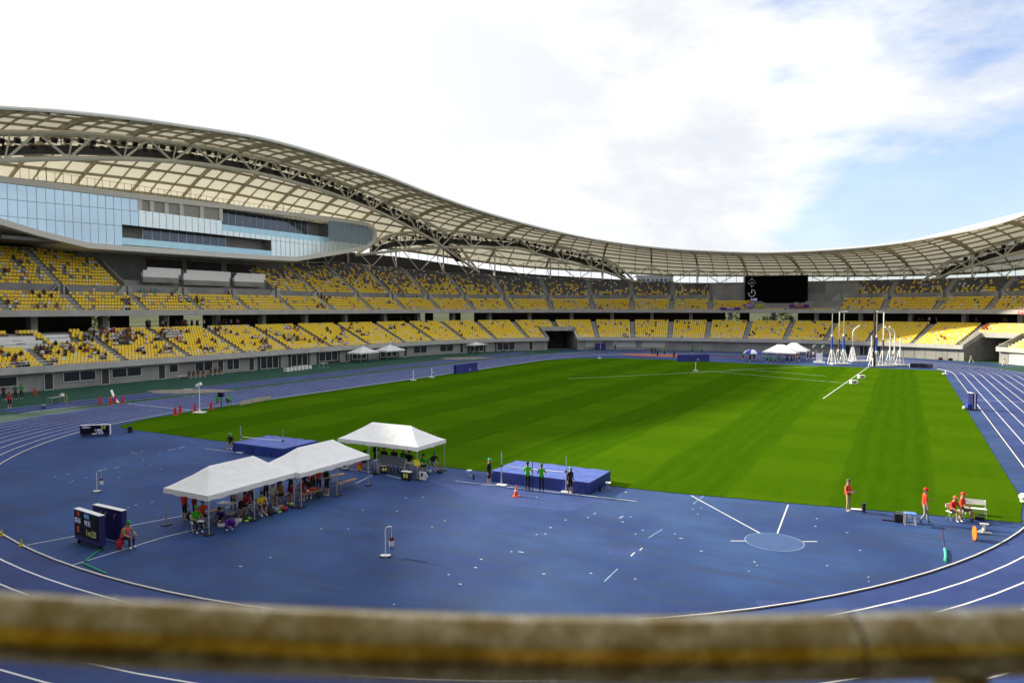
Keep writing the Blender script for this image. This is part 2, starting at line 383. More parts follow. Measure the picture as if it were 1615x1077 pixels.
# painted lines on the infield apron and the turf
fm = MB()
def seg(px0, px1, w=.06, z=.014, m=0):
    a, b = G(*px0), G(*px1); t = (b-a)[:2]; t /= np.linalg.norm(t); n = np.array([-t[1], t[0]])*w/2
    fm.add([(*(a[:2]+n), z), (*(a[:2]-n), z), (*(b[:2]-n), z), (*(b[:2]+n), z)], [(0, 1, 2, 3)], m)
DC = np.array([24.33, -19.32])
strip(fm, [(DC[0]+1.27*math.cos(a), DC[1]+1.27*math.sin(a)) for a in np.linspace(0, 2*math.pi, 49)[:-1]], .026, .014, m=1)
for a, b in (((1152, 853), (1177, 853)), ((1266, 854), (1289, 854)), ((1199, 841), (1090, 781.5)), ((1226, 841), (1243, 796))): seg(a, b, .065)
for a, b in (((43, 859.5), (330, 805.5)), ((113, 891.5), (262, 846)), ((262, 846), (330, 830.5)), ((340, 804), (466, 776)), ((560, 763), (588, 749)),
             ((718, 758.5), (1004, 790.5)), ((323, 707.5), (378, 714)), ((450, 722), (520, 730)), ((540, 738), (600, 746)), ((610, 749), (640, 757))): seg(a, b, .05)
for p_, q_ in (((1023, 848), (1044, 835)), ((953, 917), (974, 897)), ((1093, 795), (1112, 780))): seg(p_, q_, .035, .014, 1)
marks = [(977,817,983,814),(995,877,1001,871),(1009,868,1013,864),(620,953,623,953),(706,906,709,906),(724,921,728,921),(805,870,808,870),(818,870,826,871),(757,882,761,882),(748,895,752,895),(855,905,860,905),(845,843,848,843),(858,842,862,842),(866,832,870,832),(890,820,894,820),(936,810,940,810),(926,816,929,816),(980,823,984,823),(993,815,996,815),(1001,842,1004,842),(1012,836,1015,836),(930,904,934,904),(1000,913,1003,913),(845,784,848,784),(985,776,989,776),(624,806,628,806),(638,785,642,785),(666,784,669,784),(700,821,703,821),(680,831,683,831),(548,834,551,834),(505,834,509,834),(571,804,574,804),(1063,842,1066,842),(1071,849,1077,849),(1104,869,1108,869),(1188,886,1192,886),(1193,892,1195,892),(1180,901,1182,901),(1287,818,1290,818),(1284,830,1288,830),(1334,840,1338,840),(1355,868,1358,868),(1303,892,1306,892),(1099,811,1102,811),(1091,803,1094,803),(1105,801,1107,801),(1368,910,1371,910),(1369,917,1371,917),(377,893,382,893),(425,879,428,879),(161,741,169,739),(179,738,189,737),(86,752,89,752),(105,748,108,748),(113,758,116,758),(109,761,112,761),(134,754,137,754),(186,753,190,753),(201,800,204,800),(212,797,217,796),(238,792,242,792),(211,715,216,715),(225,726,228,726),(207,714,211,714),(250,716,254,716),(222,712,226,712),(305,697,308,697),(330,699,333,699),(265,710,278,708),(281,707,292,704),(236,733,239,733),(252,739,256,739)]
for a, b, c, d in marks: seg((a, b), (c, d), .065, .014, 3)
for a, b in (((895, 597.5), (1075, 589)), ((1075, 589), (1115, 585.5)), ((1115, 585.5), (1350, 606)), ((1090, 588.5), (1178, 583.3)), ((1178, 583.3), (1302, 593.5)), ((1150, 583), (1290, 578.5))):
    seg(a, b, .12, .045, 2)
seg((1298, 629), (1371, 578), .10, .046, 0)
pp = MB()
pp.poly([(*G(x, y)[:2], .0118) for x, y in ((672, 757), (712, 752), (960, 785), (900, 806), (780, 795))])
pp.poly([(*G(x, y)[:2], .0118) for x, y in ((1190, 949), (1196, 946), (1228, 947), (1232, 953), (1200, 957))])
pp.poly([(*G(x, y)[:2], .0118) for x, y in ((960, 864), (1010, 866), (1012, 874), (958, 874))])
pp.poly([(*G(x, y)[:2], .0118) for x, y in ((1405, 951), (1455, 953), (1490, 962), (1420, 966))])
pp.poly([(DC[0]+1.25*math.cos(t), DC[1]+1.25*math.sin(t), .0125) for t in np.linspace(0, 2*math.pi, 41)[:-1]], 1)
struct(pp, 'repaired_patches', [mat('fresh_blue', (.017, .046, .185), .7, var=.25, scale=1.2), mat('circle_blue', (.034, .082, .225), .7, var=.12, scale=1.5)])
struct(fm, 'ground_markings', [LINE, LINE_G, GLINE, mat('tape', (.50, .54, .62), .7, var=.3, scale=.4)])
# sand pits beside the runway and the red throwing pad at the far end
SAND = mat('sand', (.22, .20, .17), .95, var=.35, scale=1.5, bump=.3)
sm = MB()
for A_, B_, bb in (((229, 617.5), (364, 616.5), 2.7), ((694, 565.5), (772, 564.5), 3.6)):
    p0_, p1_ = G(*A_)[:2], G(*B_)[:2]; cc_ = (p0_+p1_)/2; uu_ = (p1_-p0_)/2; vv_ = (cc_-CAM[:2])/np.linalg.norm(cc_-CAM[:2])*bb
    P = [cc_+uu_*math.cos(t)*(1+.10*math.sin(3*t+1)+.06*math.sin(7*t))+vv_*math.sin(t)*(1+.12*math.sin(2*t+.5)+.08*math.sin(9*t)) for t in np.linspace(0, 2*math.pi, 61)[:-1]]
    sm.poly([(x, y, .016) for x, y in P])
struct(sm, 'sand', SAND)
pm = MB(); q = G(1040, 560.5)
pm.poly([(q[0]+9.5*math.cos(a), q[1]+4.2*math.sin(a), .017) for a in np.linspace(0, 2*math.pi, 33)[:-1]])
q2 = G(1150, 563.5); pm.box((q2[0], q2[1], .018), (13, 1.3, .006), rz=R(12))
struct(pm, 'throwing_pad', mat('red_pad', (.36, .10, .05), .8, var=.2))

# ------------------------------------------------------------------ grandstand
TUN = [(126.0, 133.9), (221.6, 228.5)]                    # two tunnels cut the lower tier
stand = thing('grandstand', 'grey concrete two-tier grandstand curving round the whole running track', 'grandstand')
PW = 2.35; PT = 3.2
lowp = [(-.35, PT), (.55, PT-.05), (.55, 2.6)]
for i in range(13):
    z = 2.6+.345*i; d = .55+.8*i; lowp += [(d, z), (d+.8, z)]
lowp += [(10.95, 2.6+.345*12+.25), (22, 2.6+.345*12+.25)]
def cut_spans(a, b):
    o = []; x = a
    for s, e in TUN+[(403.0, 476.0)]: o.append((x, s)); x = e
    o.append((x, b)); return o
mb = MB()
for s, e in cut_spans(0, LEN): sweep(mb, lowp[2:], span(s, e))
for s, e in TUN: sweep(mb, [p for p in lowp[2:] if p[0] > 5.9], span(s, e, 1.5))
mb.obj('lower_terrace', CONC, stand)
mb = MB()
for s, e in cut_spans(0, LEN): sweep(mb, [(.52, 2.6), (.52, PT), (-.38, PT), (-.5, PW+.02), (.3, PW)], span(s, e))
for s, e in TUN:
    sweep(mb, [(6.1, 4.9), (6.1, 5.75), (5.75, 5.75), (5.6, 4.7), (22, 4.7)], span(s, e, 1.5))
    for u in (s, e):                                       # sloping parapet up the tunnel's cheek
        P = [at(u, d, z) for d, z in ((-.4, PT+.01), (6, 5.78), (6, 4.6), (-.4, PW+.01))]; w = at(u+(.18 if u == s else -.18), 0, 0)-at(u, 0, 0); mb.prism(P, w)
mb.obj('lower_parapet', CONC_L, stand)
mb = MB()
for s, e in cut_spans(0, LEN): sweep(mb, [(.3, PW), (.3, -.04)], span(s, e))
for s, e in TUN:
    for u, sg in ((s, 1), (e, -1)): mb.poly([at(u+sg*.02, d, z) for d, z in ((.3, -.04), (22, -.04), (22, 4.72), (6, 4.72), (.3, 2.6))])
sweep(mb, [(22, -.04), (22, 4.7)], span(125, 135, 1)); sweep(mb, [(22, -.04), (22, 4.7)], span(221, 229.5, 1))
mb.obj('front_wall', CONC, stand)
# concourse behind the lower tier, with a few openings to the outside
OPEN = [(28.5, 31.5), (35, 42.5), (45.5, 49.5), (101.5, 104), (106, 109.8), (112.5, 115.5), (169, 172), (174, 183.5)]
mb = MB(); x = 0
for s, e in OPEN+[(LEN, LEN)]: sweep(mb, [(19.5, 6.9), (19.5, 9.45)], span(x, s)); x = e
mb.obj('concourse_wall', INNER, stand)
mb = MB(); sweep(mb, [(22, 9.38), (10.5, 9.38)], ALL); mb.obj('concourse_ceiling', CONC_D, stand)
colmb = MB().box((0, 0, 8.2), (.9, 1.3, 2.45)); cm = colmb.mesh('concourse_column', CONC)
AISLE_U = []                                               # aisles, shared by both tiers
u = -9.5
while u < 330:
    AISLE_U.append(u); u += 10.5 if u < 78 else (9.0 if u < 250 else 10.5)
for i, u in enumerate(AISLE_U):
    if 0 < u < 300:
        o = bpy.data.objects.new('concourse_column', cm); COL.objects.link(o); o.parent = stand
        q = at(u+4.5, 13.2, 0); o.location = q; o.rotation_euler = (0, 0, facing(u+4.5)+math.pi/2)
def ptop(u):
    uu = u % LEN; return 9.35 if 360 < uu < 446 else 10.32
mb = MB(); sweep(mb, lambda u: [(10.9, 9.75), (10.45, 9.76), (10.45, ptop(u)), (10.1, ptop(u)), (9.95, 9.42), (10.6, 9.40)], ALL, flip=False); mb.obj('upper_parapet', CONC_L, stand)
# upper tier: six rows, a wall with the vomitory walk, then a steeper bank whose row count falls towards the ends
def bank_rows(u):
    return int(round(np.interp(u % LEN, [0, 60, 78, 90, 104, 118, 131, 148, 172, 240, 300, 360, 508], [11, 11, 12, 14, 12, 11, 9, 7, 6, 6, 11, 8, 11])))
LOWB = [(10.9, 9.75)]
for i in range(6): LOWB += [(10.9+.8*i, 9.75+.52*i), (11.7+.8*i, 9.75+.52*i)]
LOWB += [(16.7, 12.35), (16.7, 14.25)]
def upprof(n):
    pr = []
    for j in range(n): pr += [(16.7+.85*j, 13.9+.55*j), (17.55+.85*j, 13.9+.55*j)]
    d = 16.7+.85*n; z = 13.9+.55*(n-1)
    return pr+[(d, z+.9), (d+.3, z+.9), (d+.3, z-.6), (30.2, z-.6)]
BLK = list(zip(AISLE_U[:-1], AISLE_U[1:]))
PRESS = (30.0, 60.0)
mb = MB(); sweep(mb, LOWB, ALL)
for a, b in BLK:
    if PRESS[0] <= a < PRESS[1]: n = 2
    else: n = bank_rows((a+b)/2)
    sweep(mb, upprof(n)[:], span(a, b, 2.2))
    for u in (a, b): mb.poly([at(u, d, z) for d, z in upprof(n)[:-1]]+[at(u, 30.2, 12.4), at(u, 16.7, 12.4)])
mb.obj('upper_terrace', CONC, stand)
# roof heights round the ring
UF = [0,4.5,11.7,20,30,41.5,48,57.7,74.5,95,112,127,140.6,157.6,173.7,178.4,193.5,207.8,221.8,238.9,260,285,322,360,390,420,439,460,480,495,LEN]
ZF = [33.2,33.9,35,36.2,37.1,38.2,38.3,38.1,37.1,34.25,31.7,29.25,26.95,24.8,23.7,23.4,23.35,23.85,25.15,26.85,30,35,38,34.5,29,25,23.5,25,28.5,31.8,33.2]
def _fine(xs, zs):
    g = np.linspace(0, LEN, 600); v = np.interp(g, xs, zs); k = np.hanning(25); k /= k.sum(); return g, np.convolve(np.r_[v[-13:-1], v, v[1:13]], k, 'valid')
GF, VF = _fine(UF, ZF)
def zf(u): return float(np.interp(u % LEN, GF, VF))
GB, VB = _fine([0, 48, 85, 100, 105, 115, 127.5, 143, 156, 175, 193, 210, 218, 228, 240, 270, 322, 370, 439, LEN], [26.5, 27.5, 27.2, 26.8, 26.6, 25.2, 23, 21.6, 20.4, 19.9, 19.2, 19.0, 19.6, 22, 24.5, 27, 27.5, 23, 19.5, 26.5])
def zb(u): return float(np.interp(u % LEN, GB, VB))
GK, VK = _fine([0, 48, 58, 77, 94, 108, 129, 136, 143, 156, 170, 203, 213, 224, 240, 285, 322, 370, 460, 508], [4.9, 5.8, 6.2, 5.8, 5.0, 4.6, 4.4, 4.1, 3.6, 2.7, 2.2, 2.4, 4.0, 5.4, 5.6, 5.4, 5.6, 2.6, 2.4, 4.9])
def kk(u): return float(np.interp(u % LEN, GK, VK))
D0, D1 = -4.0, 32.0
def roofz(u, d):
    t = (d-D0)/(D1-D0); return zf(u)*(1-t)+zb(u)*t+4*kk(u)*t*(1-t)
mb = MB()
sweep(mb, lambda u: [(30.3, 12.0), (30.3, zb(u)-2.3), (30.6, zb(u)-2.3), (30.6, 12.0)], ALL); mb.obj('rear_wall', DARKM, stand)
# front railings
def railing(name, d, z0, z1, us, m):
    mb = MB()
    for h in (z1, (z0+z1)/2): mb.tube([at(u, d, h) for u in us], .022, 5)
    for u in np.arange(us[0], us[-1], 2.0): mb.tube([at(u, d, z0), at(u, d, z1)], .018, 4)
    return mb.obj(name, m, stand)
railing('railing', .1, PT, 3.85, span(0, 125.9), ALU); railing('railing', .1, PT, 3.85, span(134, 221.5), ALU); railing('railing', .1, PT, 3.85, span(228.6, 262), ALU)
railing('railing', 10.3, 10.32, 10.95, span(0, 262), ALU)
# stairs up the vomitory wall
for a in AISLE_U:
    if not -1 < a < 262: continue
    mb = MB()
    for k in range(6):
        z = 12.35+.32*(k+1); d = 14.9+.3*k
        for sg in (-1, 1): mb.box(at(a+sg*(1.9-.28*k), 16.4, 12.35+(z-12.35)/2), (.5, .5, z-12.35), rz=facing(a))
    mb.obj('stair', CONC_L, stand)
# aisle steps
for a in AISLE_U:
    if not -5 < a < 262: continue
    mb = MB()
    if not any(s-1 < a < e+1 for s, e in TUN):
        for i in range(13): mb.box(at(a, .75+.8*i, 2.6+.345*i+.09), (.38, 1.0, .18), rz=facing(a))
    for i in range(6): mb.box(at(a, 11.1+.8*i, 9.75+.52*i+.13), (.38, 1.0, .26), rz=facing(a))
    if not PRESS[0] < a < PRESS[1]:
        for j in range(bank_rows(a+3)): mb.box(at(a, 16.95+.85*j, 13.9+.55*j+.14), (.4, 1.0, .28), rz=facing(a))
    mb.obj('aisle_steps', CONC_L, stand)
# openings in the lower wall of the west side: windows and doors
FRAME = mat('window_frame', (.5, .5, .48), .5)
def wall_window(u0, u1, z0, z1, panes, name='window', glass=GLASSD):
    f = MB(); t = .09
    for z in (z0, z1): f.bar(at(u0, .24, z), at(u1, .24, z), t, t)
    for k in range(panes+1):
        u = u0+(u1-u0)*k/panes; f.bar(at(u, .24, z0-t/2), at(u, .24, z1+t/2), t, t)
    fo = f.obj(name, FRAME, stand)
    g = MB().grid([[at(u, .285, z0), at(u, .285, z1)] for u in (u0, u1)]).obj('pane', glass, fo)
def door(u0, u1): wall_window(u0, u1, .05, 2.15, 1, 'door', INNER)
PALE = mat('pale_blind', (.42, .44, .42), .7, var=.1)
u = -4
k = 0
for u0, u1, z0, z1, p in ((-3, 2.2, .9, 2.1, 2), (2.6, 7.5, .9, 2.1, 2), (13, 17.3, .85, 2.15, 2), (19.6, 24, .85, 2.15, 2), (28.5, 30, .9, 2.1, 1), (33, 36.2, .7, 2.15, 2), (39, 41.5, .5, 2.2, 2), (46, 50, .1, 2.2, 3), (53, 57, .1, 2.2, 3), (60, 65, .5, 2.2, 3), (69, 73, .3, 2.2, 3), (77, 82, .3, 2.2, 3), (87, 91, .6, 2.2, 2), (95, 99, .6, 2.2, 2), (104, 108, .3, 2.2, 3), (112, 117, .3, 2.2, 3)):
    wall_window(u0, u1, z0, z1, p)
for u0 in (10.6, 18.1, 26.7, 37.2, 43.5, 67, 84, 101, 121): door(u0, u0+1.1)
for u0, u1 in ((136, 140), (143, 148.5), (150.3, 155.8)): wall_window(u0, u1, .75, 2.15, 2, glass=PALE)
for u0, u1 in ((197.5, 199.5), (200.5, 202.3), (203, 204.8), (206.5, 208)): wall_window(u0, u1, .1, 2.2, 2)
for u in np.arange(157, 221, 2.2): pass
for u in list(np.arange(157, 197, 2.6))+list(np.arange(209.5, 221, 2.2)): MB().box(at(u, .285, 1.15), (.05, .05, 2.3), rz=facing(u)).obj('wall_joint', CONC_D, stand)
wall_window(230.5, 238, .1, 2.2, 4, glass=PALE)
# dark bays of the dressing rooms: deep openings
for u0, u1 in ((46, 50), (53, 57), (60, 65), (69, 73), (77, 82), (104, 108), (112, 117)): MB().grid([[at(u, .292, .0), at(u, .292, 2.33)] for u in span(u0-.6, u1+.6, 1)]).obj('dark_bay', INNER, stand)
# concrete cheek walls beside the stairways of the upper tier
for u, n in ((32.3, 8), (63.6, 6), (97, 7), (224, 5), (216, 4)):
    P = [at(u, d, z) for d, z in ((16.3, 12.35), (16.3, 14.7), (16.7+.85*n, 14.9+.55*n), (16.7+.85*n, 12.35))]
    w = at(u+.25, 0, 0)-at(u, 0, 0); MB().prism(P, w).obj('cheek_wall', CONC, stand)
# back wall of the press area in the west stand, with dark openings and columns
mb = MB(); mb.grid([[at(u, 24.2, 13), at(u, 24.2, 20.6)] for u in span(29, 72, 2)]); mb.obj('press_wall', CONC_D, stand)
for u0, u1 in ((41.5, 48.8), (49.8, 57.6), (58.8, 65.6)):
    f = MB().grid([[at(u, 24.1, 16.8), at(u, 24.1, 19.6)] for u in (u0, u1)]).obj('opening', INNER, stand)
    r = MB()
    for k in range(9): r.bar(at(u0+(u1-u0)*k/8, 23.9, 16.6), at(u0+(u1-u0)*k/8, 23.9, 17.7), .05, .05)
    r.bar(at(u0, 23.9, 17.7), at(u1, 23.9, 17.7), .06, .06); r.bar(at(u0, 23.9, 17.2), at(u1, 23.9, 17.2), .03, .03); r.obj('balcony_rail', ALU, stand)

# ------------------------------------------------------------------ roof
def b_memb(t, b):
    o = objco(t); a = noise(t, o, .12, 5); c = mixc(t, rng(t, a, .3, .7), (.84, .82, .74), (.88, .87, .81)); t.links.new(c, b.inputs['Base Color']); b.inputs['Roughness'].default_value = .7
    tr = N(t, 'ShaderNodeBsdfTranslucent'); tr.inputs[0].default_value = (.86, .83, .71, 1); mx = N(t, 'ShaderNodeMixShader'); mx.inputs[0].default_value = .15
    t.links.new(b.outputs[0], mx.inputs[1]); t.links.new(tr.outputs[0], mx.inputs[2]); t.links.new(mx.outputs[0], t.nodes['Material Output'].inputs[0])
MEMB = surface('roof_membrane', b_memb)
roof = thing('stadium_roof', 'cream membrane roof rising and dipping in a wave above the grandstand', 'roof')
DS = np.linspace(D0, D1, 19)
mb = MB(); sweep(mb, lambda u: [(d, roofz(u, d)+.02) for d in DS], ALL); mb.obj('membrane', MEMB, roof, smooth=True)
EDGE = mat('roof_edge', (.78, .77, .73), .7, var=.06, spec=.2)
mb = MB(); sweep(mb, lambda u: [(D0+.5, zf(u)+.1), (D0-.1, zf(u)-.12), (D0-.25, zf(u)+.1), (D0-.25, zf(u)+.32), (D0+.3, zf(u)+.4)], ALL); mb.obj('edge_gutter', EDGE, roof)
for k, d in enumerate(np.linspace(D0+.8, D1, 14)):
    mb = MB(); w = .12 if k not in (0, 13) else .24
    sweep(mb, lambda u: [(d-w, roofz(u, d-w)-.02), (d-w, roofz(u, d-w)-.32), (d+w, roofz(u, d+w)-.32), (d+w, roofz(u, d+w)-.02)], ALL, flip=True); mb.obj('purlin', RIBM, roof)
RIBU = []
u = AISLE_U[0]
nr = 50
for i in range(nr):
    u = i*LEN/nr; RIBU.append(u)
    for k in range(3):
        uu = u+k*LEN/nr/3; w, h = (.36, .85) if k == 0 else (.13, .34); mb = MB(); rows = []
        for d in np.linspace(D0+.2, D1-.2, 15):
            z = roofz(uu, d)-.03; tt = (d-D0)/(D1-D0); hh = h*(.45+.55*math.sin(math.pi*min(1, tt*1.1))) if k == 0 else h
            a, b = at(uu-w/2, d, z), at(uu+w/2, d, z)
            rows.append([(*a[:2], z), (*a[:2], z-hh), (*b[:2], z-hh), (*b[:2], z)])
        mb.grid(rows, flip=False, close=True); mb.obj('rib' if k == 0 else 'secondary_rib', RIBM, roof)
# posts, bracing and mullions at the back of the upper tier
tubeb = MB(); mull = MB()
def rowz(u): return 13.9+.55*bank_rows(u)+.9
for i, u in enumerate(RIBU):
    if not -2 < u < 275: continue
    n = bank_rows(u); d = 17.6+.85*n; zt = rowz(u)-.6; u2 = RIBU[(i+1) % nr]; um = (u+u2)/2; n2 = bank_rows(u2); d2 = 17.6+.85*n2; z2 = rowz(u2)-.6
    press = 8 < u < 62
    if not press:
        mb = MB(); mb.tube([at(u, d, zt-1.2), at(u, d, roofz(u, d)-.9)], .21, 8); mb.tube([at(u, d, zt), at(u, min(31, d+6), roofz(u, min(31, d+6))-.5)], .12, 6); mb.obj('post', STEEL, roof)
        mb = MB(); dm = (d+d2)/2; pm_ = at(um, dm, (zt+z2)/2)
        mb.tube([at(u, d, roofz(u, d)-1.6), pm_], .12, 6); mb.tube([at(u2, d2, roofz(u2, d2)-1.6), pm_], .12, 6)
        for uu in (u, u2): mb.tube([at(uu, 25.5, roofz(uu, 25.5)-.9), at(um, 31.5, roofz(um, 31.5)-.5)], .12, 6)
        tubeb.tube([at(u, d, zt), at(u2, d2, z2)], .15, 6); mb.obj('brace', STEEL, roof)
    for k in range(5): uu = u+(u2-u)*k/5; mull.bar(at(uu, 30.45, zb(uu)-2.35), at(uu, 30.45, roofz(uu, 30.45)-.1), .09, .09)
tubeb.obj('tie_tube', STEEL, roof); mull.obj('mullion', DARKM, roof)
# keel trusses with their catwalks and floodlights
LAMPM = MB(); LAMPM.box((0, 0, 0), (.55, .55, .62)); LAMPM.box((.34, 0, .02), (.14, .66, .74)); LAMPM.bar((-.1, -.22, .3), (-.1, .22, .3), .05, .05); LAMPM.bar((-.1, -.22, 0), (-.1, -.22, .3), .04, .04); LAMPM.bar((-.1, .22, 0), (-.1, .22, .3), .04, .04)
lampmesh = LAMPM.mesh('floodlight', [BLACK])
nlamp = 0
def truss(name, label, A, B, top, bot, nb, lamps, llabel, side):
    """A, B: plan ends; top, bot: z along s in 0..1; side: unit vector away from the field"""
    global nlamp
    A, B, side = np.array(A), np.array(B), np.array(side); t = thing(name, label, 'truss', (0, 0, 0), 0, 'keel trusses under the stadium roof')
    def P(s, z, off=0.): q = A+(B-A)*s+side*off; return np.array([q[0], q[1], z])
    ss = np.linspace(0, 1, 41)
    for nm, f in (('top_chord', top), ('bottom_chord', bot)):
        mb = MB()
        for off in (0., 3.2) if nm == 'top_chord' else (0.,): mb.tube([P(s, f(s), off) for s in ss], .36 if off == 0 else .2, 8)
        mb.obj(nm, STEEL, t, smooth=True)
    mb = MB(); ks = np.linspace(0, 1, nb+1)
    for i in range(nb):
        a, b = ks[i], ks[i+1]; m = (a+b)/2
        if top(m)-bot(m) < .8: continue
        for off in (0.,):
            mb.tube([P(a, top(a), off), P(m, bot(m))], .19, 6); mb.tube([P(b, top(b), off), P(m, bot(m))], .19, 6)
        mb.tube([P(m, bot(m)), P(m*.8+b*.2, top(m*.8+b*.2))], .12, 6); mb.tube([P(a, top(a)), P(a, top(a), 3.2)], .1, 6)
    mb.obj('web_lattice', STEEL, t)
    mb = MB()
    lo = [s for s in ss if top(s)-bot(s) > 1.3]
    for h in (.35, .9, 1.45): mb.tube([P(s, bot(s)*.45+top(s)*.55+h-.9, 1.7) for s in lo], .05, 5)
    for s in lo: mb.bar(P(s, bot(s)*.5+top(s)*.5-.8, 1.7), P(s, top(s)*.9+bot(s)*.1, 1.7), .09, .09)
    rows = [[P(s, bot(s)*.5+top(s)*.5-.85, .9), P(s, bot(s)*.5+top(s)*.5+.1, .9), P(s, bot(s)*.5+top(s)*.5+.05, 1.0), P(s, bot(s)*.5+top(s)*.5-.85, 2.6), P(s, bot(s)*.5+top(s)*.5-1.05, 2.6), P(s, bot(s)*.5+top(s)*.5-1.05, .9)] for s in lo]
    mb.grid(rows, close=True); mb.obj('catwalk', DARKM, t)
    yaw = math.atan2(-side[1], -side[0]); s0, s1 = lo[0], lo[-1]
    for k in range(lamps):
        s = s0+(s1-s0)*((k//2)+.5+rnd.uniform(-.2, .2))/(lamps/2)
        o = bpy.data.objects.new('floodlight', lampmesh); COL.objects.link(o); r2 = k % 2
        z = bot(s)*.45+top(s)*.55+(-.25 if r2 else .75); o.location = P(s, z+rnd.uniform(-.1, .1), .9+rnd.uniform(0, .5)); o.rotation_euler = (0, R(28), yaw+rnd.uniform(-.35, .35))
        tag(o, llabel, 'floodlight', llabel.split(' on ')[0]+'s of '+name.replace('_', ' ')+' '+llabel.split(' on ')[1])
WT = [(-30,27.5),(-20,30),(-.7,34.2),(9.2,36.3),(21,37.7),(32.5,38.7),(45,39),(58.6,38.6),(75,36.8),(94,33.4),(106.4,30.6),(111,28.6),(123,20.9)]
WB = [(-30,20.8),(-.8,30.5),(7.9,32.3),(18.1,34.1),(30.1,35.5),(44.6,36.0),(61.8,35.1),(81,32.5),(99.7,28.4),(117,22.8),(123,20.8)]
def tab(T, lo, hi):
    xs = np.array([a for a, _ in T]); zs = [b for _, b in T]; g = np.linspace(xs[0], xs[-1], 200); v = np.interp(g, xs, zs); k = np.hanning(19); k /= k.sum(); v2 = np.convolve(np.r_[[v[0]]*9, v, [v[-1]]*9], k, 'valid'); v2[0] = v[0]; v2[-1] = v[-1]
    return lambda s: float(np.interp(lo+(hi-lo)*s, g, v2))
truss('keel_truss', 'long arched steel truss full of floodlights above the west stand', (-78, -30), (-78, 123), tab(WT, -30, 123), tab(WB, -30, 123), 18, 168, 'black floodlight on the catwalk of the west arch truss', (-1, 0))
NA, NB = at(148.6, 28, 0)[:2], np.array([-93.5, 88.0])
def along(px, py):
    P = on_line(px, py, NA, NB); return float(np.dot(P[:2]-NA, NB-NA)/np.dot(NB-NA, NB-NA)), float(P[2])
nt_ = sorted([along(*p) for p in ((992, 440), (985, 427), (956, 408), (904, 392), (826, 377), (704, 363), (614, 369), (576, 398))]); nb_ = sorted([along(*p) for p in ((992, 444), (943, 425), (878, 410.6), (820, 391), (694, 390), (640, 394), (570, 403))])
nt_[0] = (0., nb_[0][1]+.15); nb_[0] = (0., nb_[0][1]); nt_[-1] = (1., nb_[-1][1]+.1); nb_[-1] = (1., nb_[-1][1])
nd = (NB-NA)/np.linalg.norm(NB-NA); nside = np.array([nd[1], -nd[0]]); nside = nside if nside@np.array([-1, 1]) > 0 else -nside
truss('keel_truss', 'lower steel truss with floodlights crossing the north-west corner of the roof', NA, NB, tab(nt_, 0, 1), tab(nb_, 0, 1), 9, 74, 'black floodlight on the catwalk of the north-west corner truss', nside)
EA = at(204.5, 28, 0)[:2]; EB = np.array([95.0, 96.0])
def mir(T, f):
    return [(s, z) for s, z in T]
ez_b = lambda s: 16.2+ (31.5-16.2)*math.sin(math.pi*min(s, 1)*.5*1.25 if s < .8 else math.pi*.5)
ed = (EB-EA)/np.linalg.norm(EB-EA); eside = np.array([-ed[1], ed[0]]); eside = eside if eside@np.array([1, 1]) > 0 else -eside
def along2(px, py):
    P = on_line(px, py, EA, EB); return float(np.dot(P[:2]-EA, EB-EA)/np.dot(EB-EA, EB-EA)), float(P[2])
eb_ = [along2(*p) for p in ((1475, 447), (1520, 424), (1562, 410.5), (1611, 397))]; et_ = [along2(*p) for p in ((1475, 446), (1492, 412), (1530, 399), (1577, 384), (1611, 373))]
def ext(T):
    (s0, z0), (s1, z1) = T[-2], T[-1]; k = (z1-z0)/(s1-s0)
    return T+[(.55, z1+k*(.55-s1)*.62), (.75, z1+k*(.55-s1)*.5), (1., T[0][1]+6)] if s1 < .5 else T+[(1., z1)]
eb_[0] = (0., eb_[0][1]); et_[0] = (0., eb_[0][1]+.1)
truss('keel_truss', 'steel truss with floodlights rising out of the north-east end of the roof', EA, EB, tab(ext(et_), 0, 1), tab(ext(eb_), 0, 1), 10, 50, 'black floodlight on the catwalk of the north-east truss', eside)

# ------------------------------------------------------------------ the glazed box hanging over the west stand
BX = -84.0
box = thing('glass_box', 'long glazed spectator box with a rounded end hanging over the west upper tier', 'spectator box')
def bp_(px, py): P = on_x(px, py, BX); return float(P[1]), float(P[2])
outl = [(-18, 28.2), (-15, 27.0), (1.9, 22.5), (7.2, 21.3), (14.5, 20.05), (27.7, 20.1), (50.4, 20.35), (58.8, 20.55), (70, 22.5), (79.1, 24.15), (82.2, 25.1), (84.2, 26.4), (85.2, 28.0), (85.1, 29.4), (84.0, 30.5), (81.8, 31.05), (78.5, 31.15), (70.8, 31.05), (50.6, 30.55), (23.4, 29.75), (2, 29.4), (-15, 29.3), (-18, 29.0)]
def inset(P, d):
    P = np.array(P); c = []
    n = len(P)
    for i in range(n):
        a, b, e = P[i-1], P[i], P[(i+1) % n]; t1 = (b-a)/np.linalg.norm(b-a); t2 = (e-b)/np.linalg.norm(e-b); n1_ = np.array([-t1[1], t1[0]]); n2_ = np.array([-t2[1], t2[0]]); m = n1_+n2_; m /= np.linalg.norm(m); c.append(b+m*d/max(.5, m@n1_))
    return c
inn = inset(outl, .88)
CLAD = mat('box_cladding', (.84, .83, .81), .6, var=.05, scale=.3)
mb = MB(); rows = [[(BX-18, y, z) for y, z in outl], [(BX, y, z) for y, z in outl], [(BX, y, z) for y, z in inn], [(BX-.55, y, z) for y, z in inn]]
mb.grid(rows, close=True); mb.obj('surround', CLAD, box)
